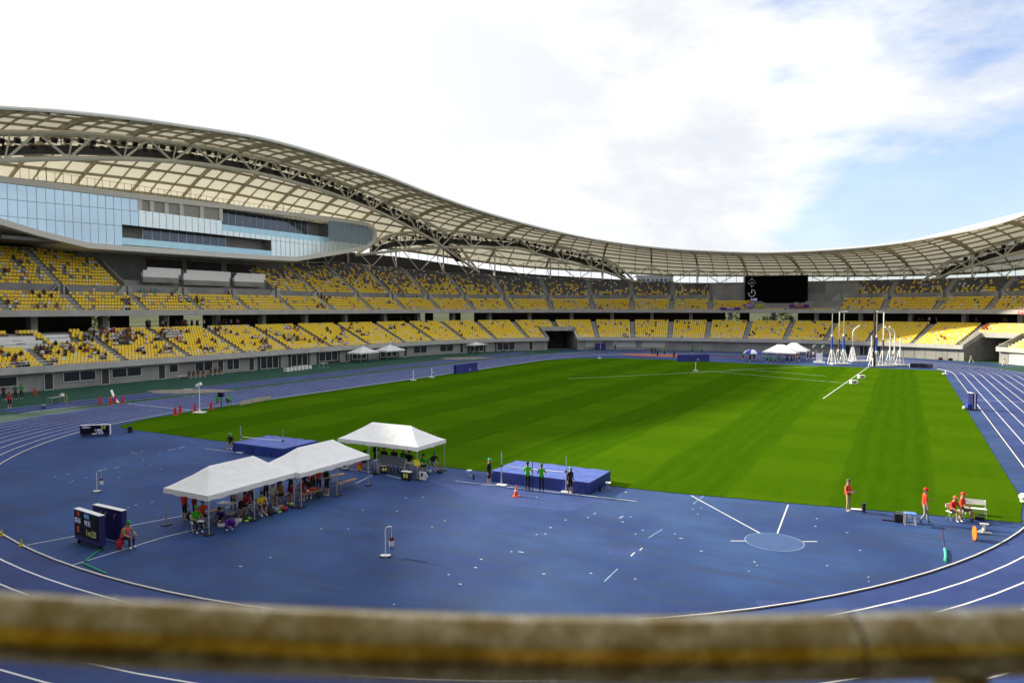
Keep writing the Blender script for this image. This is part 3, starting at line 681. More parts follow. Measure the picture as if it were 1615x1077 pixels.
def b_glass(t, b):
    o = objco(t); n = noise(t, o, .25, 3); b.inputs['Base Color'].default_value = (.52, .72, .88, 1); b.inputs['Metallic'].default_value = .55
    t.links.new(rng(t, n, .3, .7, .03, .09), b.inputs['Roughness'])
    bp = N(t, 'ShaderNodeBump'); bp.inputs['Strength'].default_value = .03; bp.inputs['Distance'].default_value = .3; t.links.new(n, bp.inputs['Height']); t.links.new(bp.outputs[0], b.inputs['Normal'])
FGL = surface('facade_glass', b_glass)
BAL = mat('balustrade_glass', (.42, .68, .82), .12, metal=.45, var=.08, scale=.7)
def zlow(y): return float(np.interp(y, [p[0] for p in inn[1:13]], [p[1] for p in inn[1:13]]))
def ztop(y): q = sorted(inn[13:], key=lambda p: p[0]); return float(np.interp(y, [p[0] for p in q], [p[1] for p in q]))
gx = BX-.4
def rect(px0, py0, px1, py1):
    a, b = bp_(px0, py0), bp_(px1, py1); return a[0], b[0], a[1], b[1]
y195 = bp_(195, 370)[0]; y221 = bp_(221, 335)[0]; y352 = bp_(352, 345)[0]; y430 = bp_(430, 385)[0]; y520 = bp_(520, 360)[0]; yend = 83.6
yst = -14.0
def zl_(px, py): return bp_(px, py)[1]
ZS_B = zl_(300, 341.5)       # bottom of the grey strip
ZL_T = 24.2; ZL_B = zlow(40)+.05
ZL_T = zl_(300, 365); ZU_B = zl_(430, 372)
class Fac:
    def __init__(s): s.g = MB(); s.m = MB()
    def panel(s, y0, y1, z0, z1, step=1.32, trans=(), m=0):
        n = max(1, int(round((y1-y0)/step)))
        for k in range(n):
            a, b = y0+(y1-y0)*k/n, y0+(y1-y0)*(k+1)/n
            za, zb_ = (z0(a), z0(b)) if callable(z0) else (z0, z0); zc, zd = (z1(a), z1(b)) if callable(z1) else (z1, z1)
            tl = rnd.uniform(-.012, .012)
            s.g.add([(gx, a, za), (gx+tl, b, zb_), (gx+tl, b, zd), (gx, a, zc)], [(0, 1, 2, 3)], m)
            s.m.bar((gx+.03, a, za), (gx+.03, a, zc), .07, .07)
        for tz in trans:
            f = [(y0+(y1-y0)*k/8) for k in range(9)]
            s.m.tube([(gx+.03, y, tz(y)) for y in f], .035, 4)
fa = Fac()
zt1 = lambda y: ztop(y)-.0
mid = lambda y: np.interp(y, [2, 22], [zl_(0, 313), zl_(215, 333)])
low = lambda y: np.interp(y, [2, 22], [zl_(0, 340), zl_(195, 356)])
fa.panel(yst, y195, zlow, zt1, 1.32, (mid, low))
fa.panel(y195, y221, ZL_T, zt1, 1.3, (mid,))
fa.panel(y221, y352, ZL_T, ZS_B, 1.3, m=1)
fa.panel(y352, y430, ZL_T, ZU_B, 1.3, m=1)
fa.panel(y430, y520, zlow, ZU_B, 1.3, (lambda y: ZL_T,), 1)
zmid = ZU_B+.4
fa.panel(y520, yend, zlow, zmid, 1.3, (lambda y: ZL_T+.6,), 1)
fa.panel(y520, yend, zmid, zt1, 1.3, (lambda y: zmid,), 2)
fa.g.obj('facade_glazing', [FGL, mat('fritted_glass', (.80, .93, 1.0), .16, metal=.5, var=.05, scale=.8), mat('blue_glass', (.34, .48, .64), .10, metal=.4)], box); fa.m.obj('mullion', ALU, box)
# grey strip with pale columns
mb = MB(); mb.grid([[(gx-.3, y, ZS_B), (gx-.3, y, ztop(y))] for y in np.linspace(y221, y352, 8)]); mb.obj('grey_strip', mat('strip_concrete', (.48, .46, .44), .8, var=.1), box)
for px in (223, 242, 265, 288.5, 320.5, 350.5):
    y = bp_(px, 330)[0]; MB().box((gx-.1, y, (ZS_B+ztop(y))/2), (.3, .75, ztop(y)-ZS_B)).obj('pilaster', WHITE, box)
def recess(name, y0, y1, z0, z1, solids):
    dd = 2.6
    r = MB(); r.add([(gx, y0, z0), (gx, y1, z0), (gx-dd, y1, z0), (gx-dd, y0, z0)], [(0, 1, 2, 3)]); r.add([(gx, y0, z1), (gx, y1, z1), (gx-dd, y1, z1), (gx-dd, y0, z1)], [(3, 2, 1, 0)])
    r.add([(gx, y0, z0), (gx-dd, y0, z0), (gx-dd, y0, z1), (gx, y0, z1)], [(0, 1, 2, 3)]); r.add([(gx, y1, z0), (gx-dd, y1, z0), (gx-dd, y1, z1), (gx, y1, z1)], [(3, 2, 1, 0)])
    for a, b in solids: r.add([(gx-dd, a, z0), (gx-dd, b, z0), (gx-dd, b, z1), (gx-dd, a, z1)], [(0, 1, 2, 3)])
    r.obj('balcony', CONC, box)
    g = MB(); x = y0; fr = MB()
    for a, b in list(solids)+[(y1, y1)]:
        if a > x+.1:
            g.add([(gx-dd+.05, x, z0), (gx-dd+.05, a, z0), (gx-dd+.05, a, z1), (gx-dd+.05, x, z1)], [(0, 1, 2, 3)])
            n = int((a-x)/1.8)+1
            for k in range(n+1): fr.bar((gx-dd+.08, x+(a-x)*k/n, z0), (gx-dd+.08, x+(a-x)*k/n, z1), .08, .08)
        x = b
    w = g.obj('window', mat('balcony_window', (.10, .14, .20), .05, metal=.3), box); fr.obj('frame', ALU, w)
    q = MB(); q.box((gx+.02, (y0+y1)/2, z0+.55), (.04, y1-y0, 1.15)); q.obj('balustrade', BAL, box)
yr = lambda px, py: bp_(px, py)[0]
recess('lower', y195, y430, zlow(40)+.02, ZL_T, [(y195, yr(242, 370)), (yr(372, 380), y430)])
recess('upper', y352, y520, ZU_B, float(min(ztop(y352), ztop(y520))), [(yr(500, 360), y520)])
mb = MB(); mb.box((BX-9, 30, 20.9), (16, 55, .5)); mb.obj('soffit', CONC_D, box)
# thin vents and aerials on its top
for px in (455, 557, 310, 83):
    y = bp_(px, 320)[0]; MB().tube([(BX-1.5, y, 29.3), (BX-1.5, y, 32.2)], .05, 5).obj('aerial', DARKM, box)
mb = MB()
for k in range(48): y = 6+k*1.25; mb.bar((BX-2.5, y, 29.3), (BX-2.5, y, 31.6), .05, .05)
mb.bar((BX-2.5, 6, 31.5), (BX-2.5, 66, 31.7), .05, .05); mb.obj('roof_railing', DARKM, box)

# ------------------------------------------------------------------ big screen at the far end
sa, sb = at(174.5, 15.2, 0), at(189.0, 15.2, 0)
q0 = on_line(1175, 436, sa, sb); q1 = on_line(1273, 478, sa, sb)
sw = float(np.linalg.norm((q1-q0)[:2])); scr = thing('video_screen', 'large black video screen with a clock above the far end seats', 'screen', ((q0[0]+q1[0])/2, (q0[1]+q1[1])/2, 0), head_to(q0, q1))
z0, z1 = float(q1[2]), float(q0[2])
MB().box((0, .5, (z0+z1)/2), (sw, 1.0, z1-z0)).obj('cabinet', mat('screen_cabinet', (.006, .006, .007), .8, spec=.1), scr)
MB().box((0, -.03, (z0+z1)/2), (sw-.3, .04, z1-z0-.3)).obj('display', mat('display', (.003, .003, .004), .9, spec=.05), scr)
LED_W = mat('led_white', (.7, .7, .7), .5, emit=((.75, .78, .85), .32)); LED_V = mat('led_violet', (.5, .4, .8), .5, emit=((.50, .36, .85), .5))
HT = z1-z0; xs = -sw/2
def spx(px, py): return (px-1175)/98*sw-sw/2, z1-(py-436)/42*HT
fb = MB()
cx_, cz_ = spx(1186.5, 446)
for k in range(12):
    a = k*math.pi/6; r0, r1 = (.72, 1.05) if k % 3 == 0 else (.68, .86); r0 *= 1.05; r1 *= 1.08
    fb.bar((cx_+r0*math.sin(a), -.07, cz_+r0*math.cos(a)), (cx_+r1*math.sin(a), -.07, cz_+r1*math.cos(a)), .10 if k % 3 == 0 else .07, .02)
for ang, l in ((118, .45), (240, .75), (45, .3)): fb.bar((cx_, -.07, cz_), (cx_+l*math.sin(R(ang)), -.07, cz_+l*math.cos(R(ang))), .07, .02)
fb.obj('clock_face', LED_W, scr)
fb = MB(); cx_, cz_ = spx(1186.5, 462.3)
fb.tube([(cx_+.88*math.sin(a), -.07, cz_+.88*math.cos(a)) for a in np.linspace(R(10), R(268), 24)], .028, 4); fb.bar((cx_, -.07, cz_), (cx_, -.07, cz_+.95), .07, .02); fb.bar((cx_, -.07, cz_), (cx_-1.05, -.07, cz_), .07, .02); fb.obj('wind_dial', LED_W, scr)
lx, lz = spx(1190, 472.6); text('0.00', .95, LED_V, scr, (lx, -.09, lz), (math.pi/2, 0, 0))
# grey wall around the screen
for u0, u1, n in ((166.3, 173.8, 0), (189.5, 196.4, 0)):
    m_ = MB(); m_.grid([[at(u, 16.2, 12.3), at(u, 16.2, 16.9)] for u in span(u0, u1, 1)]); o = m_.obj('screen_wall', CONC, scr)
    for o in [o]: o.matrix_parent_inverse = Matrix.Translation(scr.location) @ Matrix.Rotation(scr.rotation_euler[2], 4, 'Z'); o.matrix_parent_inverse.invert()
print('NE', eb_, et_)
# ------------------------------------------------------------------ banners
def banner(px0, py0, px1, py1, d, hexs, label, txt=None, tcol='ffffff', size=.7):
    a = hit_d(px0, py0, d); b = hit_d(px1, py1, d); w = float(np.linalg.norm((b-a)[:2])); h = float(a[2]-b[2])
    t = thing('banner', label, 'banner', ((a[0]+b[0])/2, (a[1]+b[1])/2, (a[2]+b[2])/2), head_to(a, b))
    rows = []
    for i in range(13):
        x = -w/2+w*i/12; rows.append([(x, -.04+.03*math.sin(i*1.9), h/2-.06*math.sin(math.pi*i/12)), (x, -.04+.05*math.sin(i*1.3), -h/2-.08*math.sin(math.pi*i/12))])
    MB().grid(rows).obj('cloth', cloth(hexs), t, smooth=True)
    MB().tube([(-w/2, -.02, h/2), (w/2, -.02, h/2)], .015, 4).obj('cord', WHITE, t)
    if txt: text(txt, size, cloth(tcol), t, (0, -.12, -.03), (math.pi/2, 0, 0))
def hit_d(px, py, d):
    us = np.linspace(0, 262, 3000); q = pos(us, np.full(len(us), d)); r = ray(px, py); cr = r[0]*(q[:, 1]-CAM[1])-r[1]*(q[:, 0]-CAM[0]); dt = r[0]*(q[:, 0]-CAM[0])+r[1]*(q[:, 1]-CAM[1])
    i = np.where((cr[:-1]*cr[1:] <= 0) & (dt[:-1] > 0))[0][0]; w = cr[i]/(cr[i]-cr[i+1]); p = q[i]+w*(q[i+1]-q[i]); t = ((p-CAM[:2])@r[:2])/(r[:2]@r[:2]); return CAM+t*r
banner(1136, 484.5, 1168, 488.8, 9.85, '5a1f86', 'purple banner with pale lettering hung on the parapet to the side of the black screen', 'SMILE', 'e8d8f0', .75)
banner(1174.5, 480, 1189, 484.6, 10.2, '6a2fa0', 'small purple banner under the clock of the black screen', 'TEAM', 'eadcf5', .7)
banner(1190.5, 480, 1203.5, 484.3, 10.2, '9a9a2a', 'olive yellow banner hanging below the black screen', None)
banner(1245, 479.5, 1276, 485, 10.2, '57206f', 'purple banner with yellow lettering under the end of the black screen', 'FIGHT', 'd8c040', .75)
banner(1472, 469, 1505, 473.2, 14.5, 'cfc06a', 'pale yellow banner laid over the upper seats of the north-east stand', 'GO FOR IT', '5a4a20', .6)
banner(1486.5, 509.5, 1526, 513.5, 10.9, 'b0502c', 'orange banner stretched behind the top row of lower seats', None)
banner(1606, 488, 1622, 495.4, 9.85, 'd2606a', 'pink banner with white lettering on the upper parapet', 'WIN', 'f0e0e0', .8)

# ------------------------------------------------------------------ far buildings and trees seen through the gaps
ap = thing('apartment_building', 'pale apartment building seen through the gap under the far roof', 'building', (*G(1032, 486.5, 10.4)[:2]*0, 0))
P = CAM+ray(1032, 436)*420; ap.location = (P[0], P[1], 0); ap.rotation_euler = (0, 0, R(20))
MB().box((0, 0, 14.5), (21, 12, 29)).obj('wall', mat('apartment_wall', (.30, .34, .38), .8, var=.1), ap)
MB().box((0, 0, 29.3), (22, 13, .6)).obj('roof', CONC_L, ap)
mb = MB()
for f in range(9):
    for k in range(8): mb.box((-8.8+k*2.5, -6.05, 2+f*3.1), (1.7, .1, 1.5))
mb.obj('windows', GLASSD, ap)
TRK = mat('bark', (.08, .06, .045), .9, var=.2)
LEAF = mat('leaves', (.06, .11, .025), .8, var=.4, scale=1.5)
def tree(x, y, h, label):
    t = thing('tree', label, 'tree', (x, y, -.05), rnd.uniform(0, 6), 'trees outside the stadium')
    mb = MB(); mb.tube([(0, 0, 0), (.1, .05, h*.3), (0, .1, h*.55)], [.22, .16, .08], 7)
    for k in range(5): a = k*1.3; mb.tube([(.05, .05, h*(.3+.05*k)), (math.cos(a)*h*.2, math.sin(a)*h*.2, h*(.5+.06*k))], [.09, .03], 5)
    mb.obj('trunk', TRK, t); cb = MB()
    for k in range(420):
        a = rnd.uniform(0, 6.28); r = h*.3*math.sqrt(rnd.random()); z = h*(.35+.62*rnd.random()); r *= math.sin(math.pi*min(1, max(.08, (z/h-.3)/.72)))**.5
        c = np.array([r*math.cos(a), r*math.sin(a), z]); s = rnd.uniform(.2, .5); v = np.array([rnd.gauss(0, 1) for _ in range(3)]); v /= np.linalg.norm(v); w = np.cross(v, (0.3, .2, .9)); w /= np.linalg.norm(w); x_ = np.cross(v, w)
        cb.add([c+s*w, c+s*x_*.6, c-s*w, c-s*x_*.6], [(0, 1, 2, 3)])
    cb.obj('crown', LEAF, t)
for i, (u, d) in enumerate(((27, 42), (33, 50), (41, 38), (47, 46), (104, 44), (108, 40), (113, 50), (170, 38), (175, 46), (179, 36), (183, 44))):
    q = at(u, d, 0); tree(q[0], q[1], rnd.uniform(8, 12), 'leafy tree outside, glimpsed through an opening in the concourse')

# white press desks
DESKS = []
def desk(u0, u1, d, z, label):
    DESKS.append((min(u0, u1)-.4, max(u0, u1)+.4, d))
    q = at((u0+u1)/2, d, z); t = thing('press_desk', label, 'desk', q, facing((u0+u1)/2), 'white press desks'); L = abs(u1-u0)
    MB().box((.0, 0, .74), (.55, L, .06)).obj('top', WHITE, t); fh = .76 if d < 15 else 1.15
    MB().box((.28, 0, fh/2), (.05, L, fh)).obj('front_panel', WHITE, t)
    if d > 15: MB().box((.02, 0, -.46), (.6, L+.1, .9)).obj('plinth', CONC, t)
    for y in (-L/2+.05, L/2-.05): MB().box((0, y, .36), (.5, .05, .7)).obj('side_panel', WHITE, t)
def desk_px(px0, px1, py, d, label):
    a, b = hit_d(px0, py, d), hit_d(px1, py, d); ua = u_of(a); ub = u_of(b); desk(ua, ub, d, float((a[2]+b[2])/2)-.85, label)
def u_of(P):
    us = np.linspace(0, 262, 2621); q = p0(us); return float(us[np.argmin(((q-P[:2])**2).sum(1))])
for px0, px1, py, d, l in ((-8, 49, 530, 9.4, 'topmost white press desk in the first lower block of the west stand'), (-8, 60, 537, 8.2, 'middle white press desk in the first lower block of the west stand'), (8, 69, 543, 7.0, 'lowest white press desk in the first lower block of the west stand'),
    (66, 107, 527, 9.9, 'topmost white press desk beside the lower aisle of the west stand'), (75, 109, 532.5, 8.8, 'middle white press desk beside the lower aisle of the west stand'), (85, 126, 540, 7.6, 'lowest white press desk beside the lower aisle of the west stand'),
    (224, 280, 430, 17.4, 'white press desk on the upper tier beside the stairs under the glass box'), (230, 284, 425.5, 18.6, 'white press desk of the upper back row beside the stairs'), (288, 360, 435.5, 17.4, 'longest white press desk in the middle of the upper press row'), (292, 362, 430, 18.6, 'longest white press desk of the upper back row'), (371, 418, 434, 18.6, 'white press desk of the upper back row at the yellow seat end'), (368, 415, 438, 17.4, 'white press desk at the yellow seat end of the upper press row')):
    desk_px(px0, px1, py, d, l)

# ------------------------------------------------------------------ seats
SC = [(.80, .575, .010), (.82, .49, .012), (.74, .60, .04), (.74, .52, .20), (.42, .20, .07), (.30, .29, .29), (.095, .095, .108), (.62, .60, .58)]
SM = [mat('seat_'+n, c, .5, var=.08, scale=5, coords='Object') for n, c in zip(('yellow', 'amber', 'lemon', 'tan', 'brown', 'grey', 'charcoal', 'pale'), SC)]
CNAME = ['yellow', 'amber', 'lemon yellow', 'tan', 'brown', 'grey', 'charcoal', 'pale grey']
def seatgeo(mb, q, a, m):
    """plastic tip-up seat: pan, upright shell and foot; a = heading it faces"""
    c, s = math.cos(a), math.sin(a)
    def T(x, y, z): return (q[0]+c*x-s*y, q[1]+s*x+c*y, q[2]+z)
    w = .215
    mb.add([T(-.05, -w, .42), T(.33, -w, .43), T(.33, w, .43), T(-.05, w, .42), T(-.05, -w, .36), T(.33, -w, .37), T(.33, w, .37), T(-.05, w, .36)], [(0, 1, 2, 3), (1, 5, 6, 2), (0, 4, 5, 1), (3, 2, 6, 7), (7, 6, 5, 4)], m)
    mb.add([T(-.03, -w, .40), T(-.03, w, .40), T(-.13, w*.92, .80), T(-.13, -w*.92, .80), T(-.09, -w, .40), T(-.09, w, .40), T(-.18, w*.92, .79), T(-.18, -w*.92, .79)], [(0, 1, 2, 3), (3, 2, 6, 7), (4, 7, 6, 5), (0, 3, 7, 4), (1, 5, 6, 2)], m)
    mb.add([T(.1, -.05, 0), T(.1, .05, 0), T(.1, .05, .37), T(.1, -.05, .37)], [(0, 1, 2, 3)], m)
def pick(w):
    x = rnd.random()*sum(w)
    for i, a in enumerate(w):
        x -= a
        if x < 0: return i
    return 0
SEATS = []                                                  # (u, row, tier, pos, heading, colour)
LOWW = [66, 13, 8, 5, 1, 3, 0.5, 3]; UPL = [64, 16, 6, 3, 4, 6, 1, 3]
DESK_L = [(-20, 15)]                                        # press desks take the first lower rows there
def add_row(u0, u1, d, z, tier, row, w):
    L = float(np.linalg.norm(pos(u1, d)-pos(u0, d))); n = int(L/.5)
    for k in range(n):
        u = u0+(u1-u0)*(k+.5)/n; q = at(u, d, z); ww = w(u) if callable(w) else w
        if any(x0 < u < x1 and abs(d-dd) < .72 for x0, x1, dd in DESKS): continue
        SEATS.append([u, row, tier, q, facing(u), pick(ww)])
for a, b in BLK:
    if b > 262: break
    ga, gb = a+.62, b-.62
    for i in range(13):
        d = .95+.8*i
        for s, e in ([(ga, gb)] if not any(ga < te and gb > ts for ts, te in TUN) or d > 6.6 else [(x, y) for ts, te in TUN if ga < te and gb > ts for x, y in ((ga, min(gb, ts-.4)), (max(ga, te+.4), gb)) if y-x > .8]):
            add_row(s, e, d, 2.6+.345*i, 'lower', i, LOWW)
    for i in range(6):
        if 166 < a+4 < 196 and i > 0 and not (a+4 < 171 and i < 5): continue
        add_row(ga, gb, 11.3+.8*i, 9.75+.52*i, 'upper', i, UPL)
    if a+4 > 164 and b-4 < 198: continue
    if a >= PRESS[0] and a < PRESS[1]: continue
    for j in range(bank_rows((a+b)/2)):
        def w(u, j=j):
            k = float(np.interp(u, [55, 100, 125, 150], [.08, .30, .66, .80])); f = min(1, max(0, k+ (j-3)*.075*(1 if u > 66 else .12)))
            return [60*(1-f), 12*(1-f), 6*(1-f), 2, 3, 6, 92*f, 6]
        add_row(ga, gb, 17.05+.85*j, 13.9+.55*j, 'upper', 10+j, w)
# the first rows behind the camera's own rail
for i in range(13): add_row(373, 401.5, .95+.8*i, 2.6+.345*i, 'near', i, UPL)
for i in range(6): add_row(388, 412, 11.38+.8*i, 9.75+.52*i, 'near', i, UPL)
def infr(q):
    x, y, z = view(q); return z > 1 and -5 < x < 1620 and 0 < y < 1080
vis = sorted([s for s in SEATS if infr(s[3]) and s[2] != 'near'], key=lambda s: view(s[3])[2])
front, rest = vis[:296], vis[296:]+[s for s in SEATS if not infr(s[3]) or s[2] == 'near']
protos = {}
for s in front:
    if s[5] not in protos:
        mb = MB(); seatgeo(mb, (0, 0, 0), 0, 0); protos[s[5]] = mb.mesh('stadium_seat', SM[s[5]])
    o = bpy.data.objects.new('stadium_seat', protos[s[5]]); COL.objects.link(o); o.location = s[3]; o.rotation_euler = (0, 0, s[4])
    nm = '%s plastic stadium seat in the %s tier of the west stand nearest the camera' % (CNAME[s[5]], s[2]); tag(o, nm, 'seat', '%s seats of the west %s tier' % (CNAME[s[5]], s[2]))
mb = MB()
for s in rest: seatgeo(mb, s[3], s[4], s[5])
tag(mb.obj('seat_rows', SM), 'long rows of yellow, grey and charcoal plastic seats filling both tiers', 'seating', kind='stuff')

# ------------------------------------------------------------------ people
SKIN = mat('skin', (.42, .24, .16), .6, var=.06, scale=6); SKIN2 = mat('skin_tan', (.30, .16, .10), .6, var=.06, scale=6)
HAIR = mat('hair', (.012, .010, .009), .5); SHOE_W = cloth('d8d8d8'); SHOE_K = cloth('1c1c1f')
REG = ['skin', 'hair', 'shirt', 'sleeve', 'pants', 'shin', 'shoe']
def skeleton(pose, arms, lean, fingers):
    J, E = {}, []
    def j(n, p, r, par=None, reg='shirt'):
        J[n] = (np.array(p, float), r)
        if par: E.append((par, n, reg))
    if pose in ('stand', 'walk'): hz = .93
    elif pose == 'sit': hz = .50
    elif pose == 'crouch': hz = .27
    else: hz = .30
    up = np.array([math.sin(lean), 0, math.cos(lean)]); P = np.array([0, 0, hz])
    j('pelvis', P, .125); j('belly', P+up*.15, .115, 'pelvis'); j('chest', P+up*.33, .13, 'belly'); j('neck', P+up*.50, .062, 'chest')
    hu = np.array([math.sin(lean*.6+.05), 0, math.cos(lean*.6+.05)])
    hb = J['neck'][0]+up*.06
    j('jaw', hb+hu*.05+np.array([.03, 0, 0]), .070, 'neck', 'skin'); j('skull', hb+hu*.13+np.array([.008, 0, 0]), .094, 'jaw', 'skin'); j('top', hb+hu*.175, .070, 'skull', 'hair')
    if fingers: j('nose', hb+hu*.09+np.array([.118, 0, 0]), .016, 'jaw', 'skin')
    for s, n in ((1, 'l'), (-1, 'r')):
        sh = P+up*.45+np.array([0, .165*s, 0]); j('sh'+n, sh, .062, 'chest')
        A = arms if isinstance(arms, str) else (arms[0] if s > 0 else arms[1])
        if A == 'down': el, wr = sh+np.array([-.03, .055*s, -.26]), sh+np.array([.03, .075*s, -.49])
        elif A == 'fwd': el, wr = sh+np.array([.04, .07*s, -.26]), sh+np.array([.25, .00, -.28])
        elif A == 'knee': el, wr = sh+np.array([.10, .09*s, -.24]), sh+np.array([.31, .01*s, -.32])
        elif A == 'up': el, wr = sh+np.array([.05, .22*s, .12]), sh+np.array([.03, .02*s, .27])
        elif A == 'back': el, wr = sh+np.array([-.10, .09*s, -.24]), sh+np.array([-.10, -.06*s, -.42])
        else: el, wr = sh+np.array([.20, .05*s, -.18]), sh+np.array([.42, -.02*s, -.10])
        j('el'+n, el, .043, 'sh'+n, 'shirt'); j('wr'+n, wr, .031, 'el'+n, 'sleeve')
        v = (wr-el)/np.linalg.norm(wr-el); sd_ = np.array([0, 0, 1.0]) if abs(v[2]) < .7 else np.array([1.0, 0, 0])
        sd_ = sd_-v*(sd_@v); sd_ /= np.linalg.norm(sd_); pl = np.cross(v, sd_)
        j('pa'+n, wr+v*.075, .034, 'wr'+n, 'skin')
        if fingers:
            for q, (o, l) in enumerate(((.030, .075), (.011, .088), (-.010, .082), (-.029, .064))):
                a = wr+v*.095+sd_*o; j('f%d%s' % (q, n), a+v*l*.55, .0105, 'pa'+n, 'skin'); j('g%d%s' % (q, n), a+v*l+pl*.018*(-s), .009, 'f%d%s' % (q, n), 'skin')
            j('th'+n, wr+v*.06+sd_*.058+pl*.012*(-s), .011, 'pa'+n, 'skin'); j('ti'+n, wr+v*.10+sd_*.070+pl*.02*(-s), .010, 'th'+n, 'skin')
        hp = P+np.array([.01, .085*s, -.04])
        if pose == 'stand': kn, an = hp+np.array([.02, .012*s, -.42]), np.array([-.02, .10*s, .09])
        elif pose == 'walk': kn, an = (hp+np.array([.16, 0, -.40]), np.array([.20, .09*s, .10])) if s > 0 else (hp+np.array([.0, 0, -.42]), np.array([-.24, .09*s, .14]))
        elif pose == 'sit': kn, an = hp+np.array([.41, .03*s, .03]), np.array([.42, .12*s, .09])
        elif pose == 'crouch': kn, an = hp+np.array([.33, .09*s, .22]), np.array([.14, .13*s, .09])
        else: kn, an = hp+np.array([.34, .05*s, -.16]), np.array([-.06, .13*s, .10])
        j('hp'+n, hp, .09, 'pelvis', 'pants'); j('kn'+n, kn, .060, 'hp'+n, 'pants'); j('an'+n, an, .042, 'kn'+n, 'shin')
        tv = np.array([.14, .012*s, -.045]) if pose != 'kneel' else np.array([-.13, 0, -.05])
        j('to'+n, an+tv, .036, 'an'+n, 'shoe')
    return J, E
BODY = {}
def body(pose, arms, lean, fingers):
    key = (pose, str(arms), lean, fingers)
    if key in BODY: return BODY[key]
    J, E = skeleton(pose, arms, lean, fingers); bm = bmesh.new(); sl = bm.verts.layers.skin.verify(); V = {}
    for n, (p, r) in J.items():
        v = bm.verts.new(p); v[sl].radius = (r, r); v[sl].use_root = n == 'pelvis'; V[n] = v
    for a, b, _ in E: bm.edges.new((V[a], V[b]))
    me = bpy.data.meshes.new('b'); bm.to_mesh(me); bm.free(); o = bpy.data.objects.new('b', me); COL.objects.link(o)
    sk = o.modifiers.new('s', 'SKIN'); sk.use_smooth_shade = True
    if fingers: ss = o.modifiers.new('u', 'SUBSURF'); ss.levels = 1
    dg = bpy.context.evaluated_depsgraph_get(); m2 = bpy.data.meshes.new_from_object(o.evaluated_get(dg)); bpy.data.objects.remove(o)
    m2.materials.clear()
    for r in REG: m2.materials.append(SKIN)
    n = len(m2.polygons); cen = np.zeros(n*3); m2.polygons.foreach_get('center', cen); cen = cen.reshape(-1, 3)
    best = np.full(n, 9.0); idx = np.zeros(n, int)
    for a, b, reg in E:
        pa, ra = J[a]; pb, rb = J[b]; d = pb-pa; t = np.clip(((cen-pa)@d)/(d@d), 0, 1); rr = ra+(rb-ra)*t
        D = np.linalg.norm(cen-(pa+t[:, None]*d), axis=1)/np.maximum(rr, .02)
        if a == 'chest' and reg == 'shirt' and b[:2] == 'sh': D = D*1.02
        m = D < best; best[m] = D[m]; idx[m] = REG.index(reg)
    hc = J['skull'][0]; hm = (np.linalg.norm(cen-hc, axis=1) < .16) & ((cen[:, 2] > hc[2]+.03) | (cen[:, 0] < hc[0]-.02)) & (cen[:, 2] > hc[2]-.09) & np.isin(idx, [0, 1])
    idx[hm] = 1
    m2.polygons.foreach_set('material_index', idx); m2.polygons.foreach_set('use_smooth', [True]*n); m2.update()
    BODY[key] = (m2, J); return BODY[key]
HC = {}
def person(label, loc, ang, pose='stand', arms='down', lean=0.05, h=1.66, shirt='202024', pants='15151a', sleeve=None, shin=None, shoe='d8d8d8', cap=None, pony=False, tan=False, group=None, fingers=True, vest=None):
    me, J = body(pose, arms, lean, fingers); o = bpy.data.objects.new('person', me); COL.objects.link(o)
    k = h/1.70*(1.05 if fingers else 1); o.location = loc; o.scale = (k, k, k); o.rotation_euler = (0, 0, ang)
    sk = SKIN2 if tan else SKIN
    M = dict(skin=sk, hair=HAIR, shirt=cloth(shirt) if shirt else sk, sleeve=cloth(sleeve) if sleeve else sk, pants=cloth(pants), shin=cloth(shin) if shin else sk, shoe=cloth(shoe))
    for i, r in enumerate(REG): o.material_slots[i].link = 'OBJECT'; o.material_slots[i].material = M[r]
    tag(o, label, 'person', group)
    if not fingers: return o
    hc = J['skull'][0]; tilt = lean*.6
    if cap:
        mb = MB(); rows = []
        for i in range(5):
            a = math.pi/2*i/4; rows.append([(hc[0]+.112*math.cos(a)*math.cos(t), .104*math.cos(a)*math.sin(t), hc[2]+.012+.115*math.sin(a)) for t in np.linspace(0, 2*math.pi, 13)[:-1]])
        mb.grid(rows, close=True)
        mb.prism([(hc[0]+.09+.10*math.cos(t), .085*math.sin(t), hc[2]+.018) for t in np.linspace(-math.pi/2, math.pi/2, 9)], (0, 0, .012))
        mb.obj('cap', cloth(cap), o, smooth=True)
    else:
        mb = MB(); mb.ball((hc[0]-.018, 0, hc[2]+.022), .108, 10, sq=(1, .95, 1))
        if pony: mb.tube([(hc[0]-.10, 0, hc[2]+.06), (hc[0]-.17, 0, hc[2]), (hc[0]-.16, 0, hc[2]-.16)], [.035, .04, .012], 6)
        mb.obj('hair', HAIR, o, smooth=True)
    if vest:
        mb = MB(); P0, P1 = J['pelvis'][0], J['neck'][0]; ax = (P1-P0)/np.linalg.norm(P1-P0)
        rows = []
        for f, rx, ry in ((.02, .160, .175), (.3, .160, .18), (.7, .165, .215), (.88, .12, .20), (1.0, .085, .10)):
            c_ = P0+(P1-P0)*f; rows.append([(c_[0]+rx*math.cos(t), c_[1]+ry*math.sin(t), c_[2]-rx*math.cos(t)*ax[0]*.6) for t in np.linspace(0, 2*math.pi, 17)[:-1]])
        mb.grid(rows, close=True); mb.obj('vest', cloth(vest), o, smooth=True)
    return o
def ground(px, py): q = G(px, py); return (float(q[0]), float(q[1]), .012)
def toward(p, px, py): q = G(px, py); return math.atan2(q[1]-p[1], q[0]-p[0])
